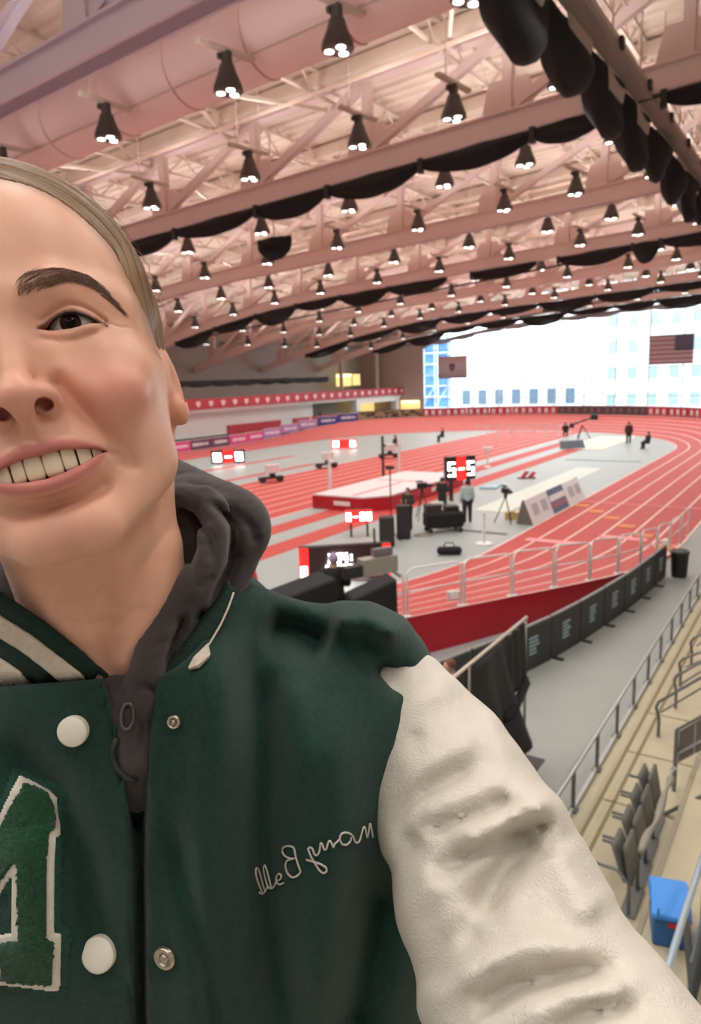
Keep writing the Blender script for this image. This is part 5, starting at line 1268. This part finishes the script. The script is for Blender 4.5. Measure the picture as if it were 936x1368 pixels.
def sleeve_sdf(P):
    x, y, z = P[..., 0], P[..., 1], P[..., 2]; U, V_, W_ = pxw(L2W(P)); F = None
    for a, b, r1, r2 in zip(SP, SP[1:], SR, SR[1:]):
        q = s_cap(x, y, z, a, b, r1, r2); F = q if F is None else smin(F, q, .02)
    F0 = F; F = F0 + (folds(F, U, V_, SFOLD, W_) - F0) * (.04 + .7 * sstep(500, 575, U))
    d, t = poly_dist(U, V_, [(655, 960), (690, 1050)]); F = F - .004 * gs(d, 22)
    d, t = poly_dist(U, V_, [(700, 1062), (738, 1082), (744, 1098)]); F = F - .007 * gs(d, 16)
    return F + .0005 * np.sin(U * .11 + V_ * .05) * np.sin(V_ * .09 - U * .03)
allp = np.array(SP); lo_, hi_ = allp.min(0) - .085, allp.max(0) + .085; stp = .0034
sx_, sy_, sz_ = np.arange(lo_[0], hi_[0], stp), np.arange(max(lo_[1], .19), hi_[1], stp), np.arange(max(lo_[2], -.56), hi_[2], stp)
GP_ = np.stack(np.meshgrid(sx_, sy_, sz_, indexing='ij'), -1); FS = sleeve_sdf(GP_); FS = np.maximum(FS, .205 - GP_[..., 1]); del GP_
V, Q = surface_nets(FS.astype(np.float32), sx_, sy_, sz_); sleeve = wmesh('sleeve', L2W(V), Q, LEATHER, jacket)
# the other sleeve hangs at her side, out of the picture
LS = [(TC[0] - .185, .515, -.225), (TC[0] - .235, .525, -.40), (TC[0] - .235, .49, -.60)]
ox, oy, oz = np.arange(-.50, -.27, .009), np.arange(.40, .63, .009), np.arange(-.72, -.15, .009); X, Y, Z = ox[:, None, None], oy[None, :, None], oz[None, None, :]
V, Q = surface_nets(s_poly(X, Y, Z, LS, [.06, .062, .05]) + .003 * np.sin(Z * 90 + X * 30), ox, oy, oz); wmesh('sleeve', L2W(V), Q, LEATHER, jacket)
# trousers and shoes below the picture
tx, ty, tz = np.arange(-.36, .08, .014), np.arange(.30, .66, .014), np.arange(-1.60, -.55, .014); X, Y, Z = tx[:, None, None], ty[None, :, None], tz[None, None, :]; AX = np.abs(X - TC[0])
F = smin(s_poly(AX, Y, Z, [(.085, .50, -.72), (.09, .49, -1.1), (.09, .51, -1.52)], [.1, .075, .055]), s_ell(AX, Y, Z, (0, .5, -.66), (.18, .125, .14)), .05)
V, Q = surface_nets(F, tx, ty, tz); wmesh('trousers', L2W(V), Q, mat('black_trousers', (34, 34, 38), .8))
V, Q = surface_nets(np.maximum(s_cap(AX, Y, Z, (.09, .53, -1.535), (.10, .38, -1.545), .045, .042), -1.578 - Z), tx, ty, tz); wmesh('shoes', L2W(V), Q, mat('grey_shoes', (90, 90, 94), .6))

# ---- hoodie under the jacket
HP = lambda pts: ([LP(a, b, c) for a, b, c, r in pts], [r / 1000 for a, b, c, r in pts])
def hood_sdf(P):
    x, y, z = P[..., 0], P[..., 1], P[..., 2]; U, V_, W_ = pxw(L2W(P))
    def ch(pts): p, r = HP(pts); return s_poly(x, y, z, p, r)
    F = ch([(243, 664, .485, 9), (272, 672, .478, 12), (293, 700, .468, 14), (291, 742, .460, 14), (262, 782, .450, 13), (228, 826, .440, 12), (205, 868, .428, 11), (192, 905, .420, 10), (196, 935, .418, 8)])
    F = smin(F, ch([(250, 672, .505, 18), (294, 692, .512, 22), (324, 714, .512, 13)]), .008)
    F = smin(F, ch([(326, 714, .512, 12), (310, 752, .505, 17), (286, 806, .49, 16), (262, 850, .475, 16)]), .008)
    F = smin(F, ch([(252, 690, .50, 10), (262, 750, .485, 14), (250, 800, .47, 14), (225, 850, .455, 15), (205, 890, .44, 14)]), .006)
    F = smin(F, ch([(268, 790, .458, 10), (245, 840, .45, 11), (222, 888, .437, 11), (214, 915, .43, 8)]), .004)
    F = smin(F, ch([(150, 925, .428, 10), (170, 960, .422, 15), (178, 1010, .42, 13), (184, 1070, .43, 7)]), .01)
    F = smin(F, ch([(146, 920, .432, 5), (168, 932, .428, 9), (200, 925, .43, 9)]), .008)
    # back of the hood behind the neck
    bk_ = [(TC[0] + .062, .50, -.10), (TC[0], .545, -.085), (TC[0] - .075, .51, -.11), (TC[0] - .085, .45, -.15)]
    F = smin(F, s_poly(x, y, z, bk_, [.028, .034, .026, .016]), .01)
    F = folds(F, U, V_, [(4, 5, [(232, 672), (262, 690), (282, 722), (284, 752)]), (3, 5, [(300, 690), (312, 722), (300, 760)]), (7, 6, [(246, 815), (236, 850), (220, 895)]), (5, 6, [(272, 812), (262, 832)]), (5, 5, [(182, 915), (200, 918), (208, 926)]), (3, 5, [(156, 940), (152, 990), (165, 1030)]), (9, 6, [(280, 668), (313, 702), (309, 752), (283, 806)]), (5, 6, [(303, 676), (336, 704), (342, 730)]), (4, 5, [(322, 735), (300, 790)]), (3, 4, [(262, 672), (282, 700)]), (2.5, 4, [(238, 812), (262, 800)]), (2.5, 4, [(222, 838), (246, 822)]), (2.5, 4, [(208, 866), (230, 852)]), (2.5, 4, [(262, 786), (284, 770)]), (3, 5, [(240, 690), (256, 730), (256, 775)]), (3, 4, [(250, 860), (240, 885)]), (4, 5, [(188, 955), (184, 1010)])], W_)
    return F + .0003 * np.sin(V_ * .8 + U * .2)
kx, ky, kz = np.arange(-.27, -.03, .0021), np.arange(.36, .60, .0024), np.arange(-.30, -.045, .0021)
GP_ = np.stack(np.meshgrid(kx, ky, kz, indexing='ij'), -1); V, Q = surface_nets(hood_sdf(GP_).astype(np.float32), kx, ky, kz); del GP_
hoodie = wmesh('hoodie', L2W(V), Q, HOODM)
STEEL = mat('snap_steel', (186, 176, 160), .25, metal=.9)
def ring_on(px, py, rx, ry, r, name, m, parent, lift=.001, f=None, depth=None, n=24):
    P, Nn = hit([px], [py], f); P, Nn = P[0], Nn[0]; w = (P - CAMP) @ FW; u = RT - Nn * (RT @ Nn); u /= np.linalg.norm(u); v = np.cross(Nn, u)
    pts = [tuple(P + Nn * lift + u * rx * w / FPX * math.cos(t) + v * ry * w / FPX * math.sin(t)) for t in np.linspace(0, 2 * math.pi, n + 1)[:-1]]
    return wmb(MB().tube(pts, r, 8, closed=True), name, m, parent)
ring_on(170, 957, 8, 17, .0011, 'eyelet', mat('dark_steel', (96, 92, 96), .3, metal=.8), hoodie, .001, hood_sdf)
cord = [(158, 985), (153, 1005), (158, 1025), (170, 1036), (182, 1040)]; P, Nn = hit([c[0] for c in cord], [c[1] for c in cord], hood_sdf)
wmb(MB().tube([tuple(p + n_ * .002) for p, n_ in zip(P, Nn)], .0016, 8), 'drawstring', mat('black_cord', (40, 38, 42), .6), hoodie)

# ---- knit collar with white stripes
def band(name, ta, tb, m, lift, parent=jacket, n=60, bulge=.002, rib=True):
    """a strip of the collar between fractions ta and tb of its width"""
    E0 = [(-150, 712, .43), (-80, 745, .405), (0, 792, .396), (60, 832, .396), (112, 872, .402), (150, 908, .410)]; E1 = [(-208, 787, .425), (-138, 820, .408), (-58, 868, .400), (2, 908, .402), (52, 950, .412), (92, 985, .422)]
    jd = lambda u, v: float((hit([u], [max(v, 928)], n=120, lo=.34, hi=.58)[0][0] - CAMP) @ FW)
    skin = lambda P_: head_sdf(*np.moveaxis(W2H(L2W(P_)), -1, 0)) / 1000
    sd = lambda u, v: float((hit([u], [v], skin, n=120, lo=.30, hi=.60)[0][0] - CAMP) @ FW)
    E0 = [(u, v, min(jd(u, v) + .006, sd(u + 6, v - 4) - .003)) for u, v, _ in E0]; E1 = [(u, v, jd(u, v) + .005) for u, v, _ in E1]
    a = np.array([LP(*q) for q in E0]); b = np.array([LP(*q) for q in E1]); tt = np.linspace(0, 1, n); ip = lambda A_, t: np.stack([np.interp(t, np.linspace(0, 1, len(A_)), A_[:, k]) for k in range(3)], -1)
    P = []
    for t in tt:
        A_, B_ = ip(a, t), ip(b, t); row = []
        for s_ in np.linspace(ta, tb, 8): q = A_ + (B_ - A_) * s_; q = q + np.array([0, -1, .25]) * (bulge * math.sin(math.pi * min(max(s_, 0), 1)) + lift + (.0003 * math.sin(t * 260) if rib else 0)); pw = L2W(q); row.append(CAMP + (pw - CAMP) * (1 + .05 * float(sstep(898, 918, pxw(pw)[1]))))
        P.append(row)
    return solid(wmb(MB().grid(P), name, m, parent), .002)
COLK = mat('green_rib_knit', (16, 44, 35), .9, var=.15, vscale=300, bump=.3, bscale=600); CREAM = mat('cream_knit', (206, 196, 178), .9, var=.1, vscale=300, bump=.5, bscale=900, bdist=.001)
band('collar', 0, 1, COLK, 0); band('collar_stripe', .22, .46, CREAM, .0016); band('collar_stripe', .72, 1.0, CREAM, .0016)
# right half of the collar
def band2(name, E0, E1, m, lift=0.0, n=40):
    a = np.array([LP(*q) for q in E0]); b = np.array([LP(*q) for q in E1]); P = []
    ip = lambda A_, t: np.stack([np.interp(t, np.linspace(0, 1, len(A_)), A_[:, k]) for k in range(3)], -1)
    for t in np.linspace(0, 1, n):
        A_, B_ = ip(a, t), ip(b, t); P.append([L2W(A_ + (B_ - A_) * s_ + np.array([0, -1, .2]) * (.005 * math.sin(math.pi * s_) + lift + .0004 * math.sin(t * 150))) for s_ in np.linspace(0, 1, 8)])
    return solid(wmb(MB().grid(P), name, m, jacket), .003)
band2('collar', [(214, 905, .428), (236, 872, .436), (262, 838, .445), (288, 806, .456), (305, 776, .466)], [(232, 912, .424), (256, 890, .43), (282, 858, .438), (302, 822, .448), (314, 790, .458)], COLK)
pip_ = [(315, 786, .4575), (308, 806, .4525), (298, 828, .4465), (284, 852, .4395), (266, 876, .4325), (248, 896, .427)]
wmb(MB().tube([tuple(L2W(LP(*q) + np.array([0, -.009, 0]))) for q in pip_], .0007, 6), 'collar_piping', CREAM, jacket)
TQ = [(255, 896), (261, 883), (276, 866), (279, 881), (267, 894)]; P, Nn = hit([q[0] for q in TQ], [q[1] for q in TQ])
wmb(MB().add([tuple(p + n_ * h) for h in (.0045, .0015) for p, n_ in zip(P, Nn)], [(0, 1, 2, 3, 4), (9, 8, 7, 6, 5)] + [(k, (k + 1) % 5, 5 + (k + 1) % 5, 5 + k) for k in range(5)]), 'collar_stripe', CREAM, jacket, smooth=False)

# ---- snaps
SNAPW = mat('pearl_snap', (228, 224, 208), .3, coat=.3)
def disc_on(px, py, prof, name, m, parent=jacket, n=28, lift=.0022):
    P, Nn = hit([px - 8, px + 8, px], [py, py, py + 8]); Nn = Nn.mean(0); Nn /= np.linalg.norm(Nn); P, _ = hit([px], [py]); P = P[0]; u = RT - Nn * (RT @ Nn); u /= np.linalg.norm(u); v = np.cross(Nn, u)
    g = [[tuple(P + Nn * (h + lift) + r * (u * math.cos(t) + v * math.sin(t))) for t in np.linspace(0, 2 * math.pi, n + 1)[:-1]] for r, h in prof]
    return wmb(MB().grid(g, closed_v=True), name, m, parent)
def dome(R_, h): return [(R_ * .98, -.002), (R_, .0008), (R_ * .97, .0016)] + [(R_ * math.cos(a), .0016 + h * math.sin(a)) for a in np.linspace(.2, 1.5, 7)] + [(.00005, .0016 + h)]
w1 = (hit([100], [975])[0][0] - CAMP) @ FW; w2 = (hit([135], [1272])[0][0] - CAMP) @ FW
disc_on(100, 975, dome(20.5 * w1 / FPX, .0022), 'snap_cap', SNAPW); disc_on(135, 1272, dome(23.5 * w2 / FPX, .0024), 'snap_cap', SNAPW)
def socket(px, py, rpx):
    w = (hit([px], [py])[0][0] - CAMP) @ FW; r = rpx * w / FPX
    disc_on(px, py, [(r, -.001), (r, .0012), (r * .86, .0022), (r * .62, .0020), (r * .58, .0006), (r * .4, .0004), (r * .36, .0018), (r * .2, .0022), (.00005, .0022)], 'snap_socket', STEEL)
socket(223, 1276, 16); socket(235, 963, 9.5)

# ---- chenille letter patch
def pip(px, py, poly):
    c = np.zeros(np.shape(px), bool); n = len(poly)
    for i in range(n):
        x1, y1 = poly[i]; x2, y2 = poly[(i + 1) % n]; k = ((y1 > py) != (y2 > py)); k &= px < (x2 - x1) * (py - y1) / (y2 - y1 + 1e-12) + x1; c ^= k
    return c
MX = -38.0
rightM = [(MX, 1175), (24, 1037), (70, 1055), (79, 1063), (78, 1118), (72, 1120), (72, 1243), (83, 1246), (82, 1312), (79, 1322), (-4, 1312), (-4, 1248), (18, 1244), (18, 1168), (MX, 1258)]
outM = rightM + [(2 * MX - x, y) for x, y in rightM[::-1][1:-1]]
def inset(poly, d):
    n = len(poly); out = []; area = sum(poly[i][0] * poly[(i + 1) % n][1] - poly[(i + 1) % n][0] * poly[i][1] for i in range(n)); sg = 1 if area > 0 else -1
    for i in range(n):
        p0, p1, p2 = (np.array(poly[(i + k) % n], float) for k in (-1, 0, 1)); a = (p1 - p0) / (np.linalg.norm(p1 - p0) + 1e-9); b = (p2 - p1) / (np.linalg.norm(p2 - p1) + 1e-9)
        na, nb_ = np.array([-a[1], a[0]]) * sg, np.array([-b[1], b[0]]) * sg; m_ = na + nb_; m_ /= max(np.linalg.norm(m_), .3); k_ = 1 / max(m_ @ na, .45); out.append(tuple(p1 + m_ * d * k_))
    return out
def patch(name, poly, lift, m, step=2.0, rough=0.0, rag=0.0):
    xs_ = np.arange(-180, 100, step); ys_ = np.arange(1015, 1350, step); PX, PY = np.meshgrid(xs_, ys_, indexing='ij'); rg = np.random.RandomState(5)
    cxm, cym = (PX[:-1, :-1] + step / 2), (PY[:-1, :-1] + step / 2)
    if rag: cxm = cxm + rg.normal(0, rag, cxm.shape); cym = cym + rg.normal(0, rag, cym.shape)
    ins = pip(cxm, cym, poly); used = np.zeros(PX.shape, bool)
    for a in (0, 1):
        for b in (0, 1): used[a:used.shape[0] - 1 + a, b:used.shape[1] - 1 + b] |= ins
    idx = np.full(PX.shape, -1); idx[used] = np.arange(used.sum()); Pw, Nn = hit(PX[used], PY[used], n=90, lo=.33, hi=.50)
    edge = np.zeros(PX.shape, int)
    for a in (0, 1):
        for b in (0, 1): edge[a:used.shape[0] - 1 + a, b:used.shape[1] - 1 + b] += ins
    h = np.where(edge[used] == 4, lift, lift * .35) + rg.normal(0, rough, used.sum()) * (edge[used] == 4)
    I, J = np.nonzero(ins); Q_ = np.stack([idx[I, J], idx[I + 1, J], idx[I + 1, J + 1], idx[I, J + 1]], -1)
    return wmesh(name, Pw + Nn * h[:, None], Q_, m, jacket)
CHEN = mat('green_chenille', (22, 78, 46), .95, var=.35, vscale=900, bump=.8, bscale=1300, sheen=.2, spec=.1, bdist=.002); FELT = mat('cream_felt', (222, 216, 202), .9, var=.06, vscale=300, bump=.3, bscale=900); FELTG = mat('green_felt', (28, 68, 54), .9, var=.2, vscale=300, bump=.3, bscale=700)
patch('felt_backing', inset(outM, -10), .0012, FELTG, 3.0, .0001, 1.2); patch('felt_letter', outM, .0026, FELT, 1.9); patch('letter_patch', inset(outM, 9.0), .0046, CHEN, 1.9, .0004, .5)

# ---- embroidered name (reversed, as the picture shows it)
THREAD = mat('grey_thread', (206, 200, 190), .6, bump=.3, bscale=2500)
TXT = [[(826, 176), (812, 95), (806, 92), (798, 150), (790, 186), (778, 118), (768, 108), (756, 150), (745, 196), (728, 214), (712, 206), (702, 172)],
       [(702, 172), (680, 152), (650, 146), (625, 158), (617, 190), (632, 222), (660, 226), (684, 205), (690, 178)], [(617, 190), (600, 208), (588, 216)],
       [(588, 216), (580, 246), (568, 206), (556, 196), (546, 222), (540, 250), (528, 258), (514, 214), (506, 212)], [(506, 212), (500, 262), (490, 286), (472, 290), (456, 240), (434, 240)],
       [(430, 244), (446, 292), (470, 335), (500, 385), (522, 402), (541, 388), (538, 364), (510, 345), (470, 330), (420, 316)],
       [(352, 268), (340, 236), (305, 228), (276, 240), (272, 268), (290, 296), (330, 311), (352, 306), (330, 311), (300, 320), (290, 350), (303, 400), (330, 428), (358, 422), (378, 404), (385, 390)], [(342, 240), (360, 318), (386, 392)],
       [(280, 462), (256, 474), (236, 456), (236, 424), (252, 402), (268, 412), (266, 436), (246, 446)], [(236, 456), (222, 486), (200, 500), (182, 484), (160, 420), (150, 368), (158, 346), (172, 362), (190, 430), (206, 496)],
       [(182, 484), (168, 506), (140, 532), (116, 524)], [(140, 532), (110, 470), (92, 410), (92, 372), (106, 370), (122, 410), (140, 466), (158, 506)]]
for st_ in TXT:
    q = np.array([(320 + a / 4.68, 1080 + b / 4.68) for a, b in st_]); t0 = np.linspace(0, 1, len(q)); t1 = np.linspace(0, 1, len(q) * 4)
    qx = np.interp(t1, t0, q[:, 0]); qy = np.interp(t1, t0, q[:, 1])
    for _ in range(2): qx[1:-1] = (qx[:-2] + 2 * qx[1:-1] + qx[2:]) / 4; qy[1:-1] = (qy[:-2] + 2 * qy[1:-1] + qy[2:]) / 4
    P, Nn = hit(qx, qy, n=90, lo=.36, hi=.56); wmb(MB().tube([tuple(p + n_ * .0009) for p, n_ in zip(P, Nn)], .00062, 6), 'embroidered_stroke', THREAD, jacket)
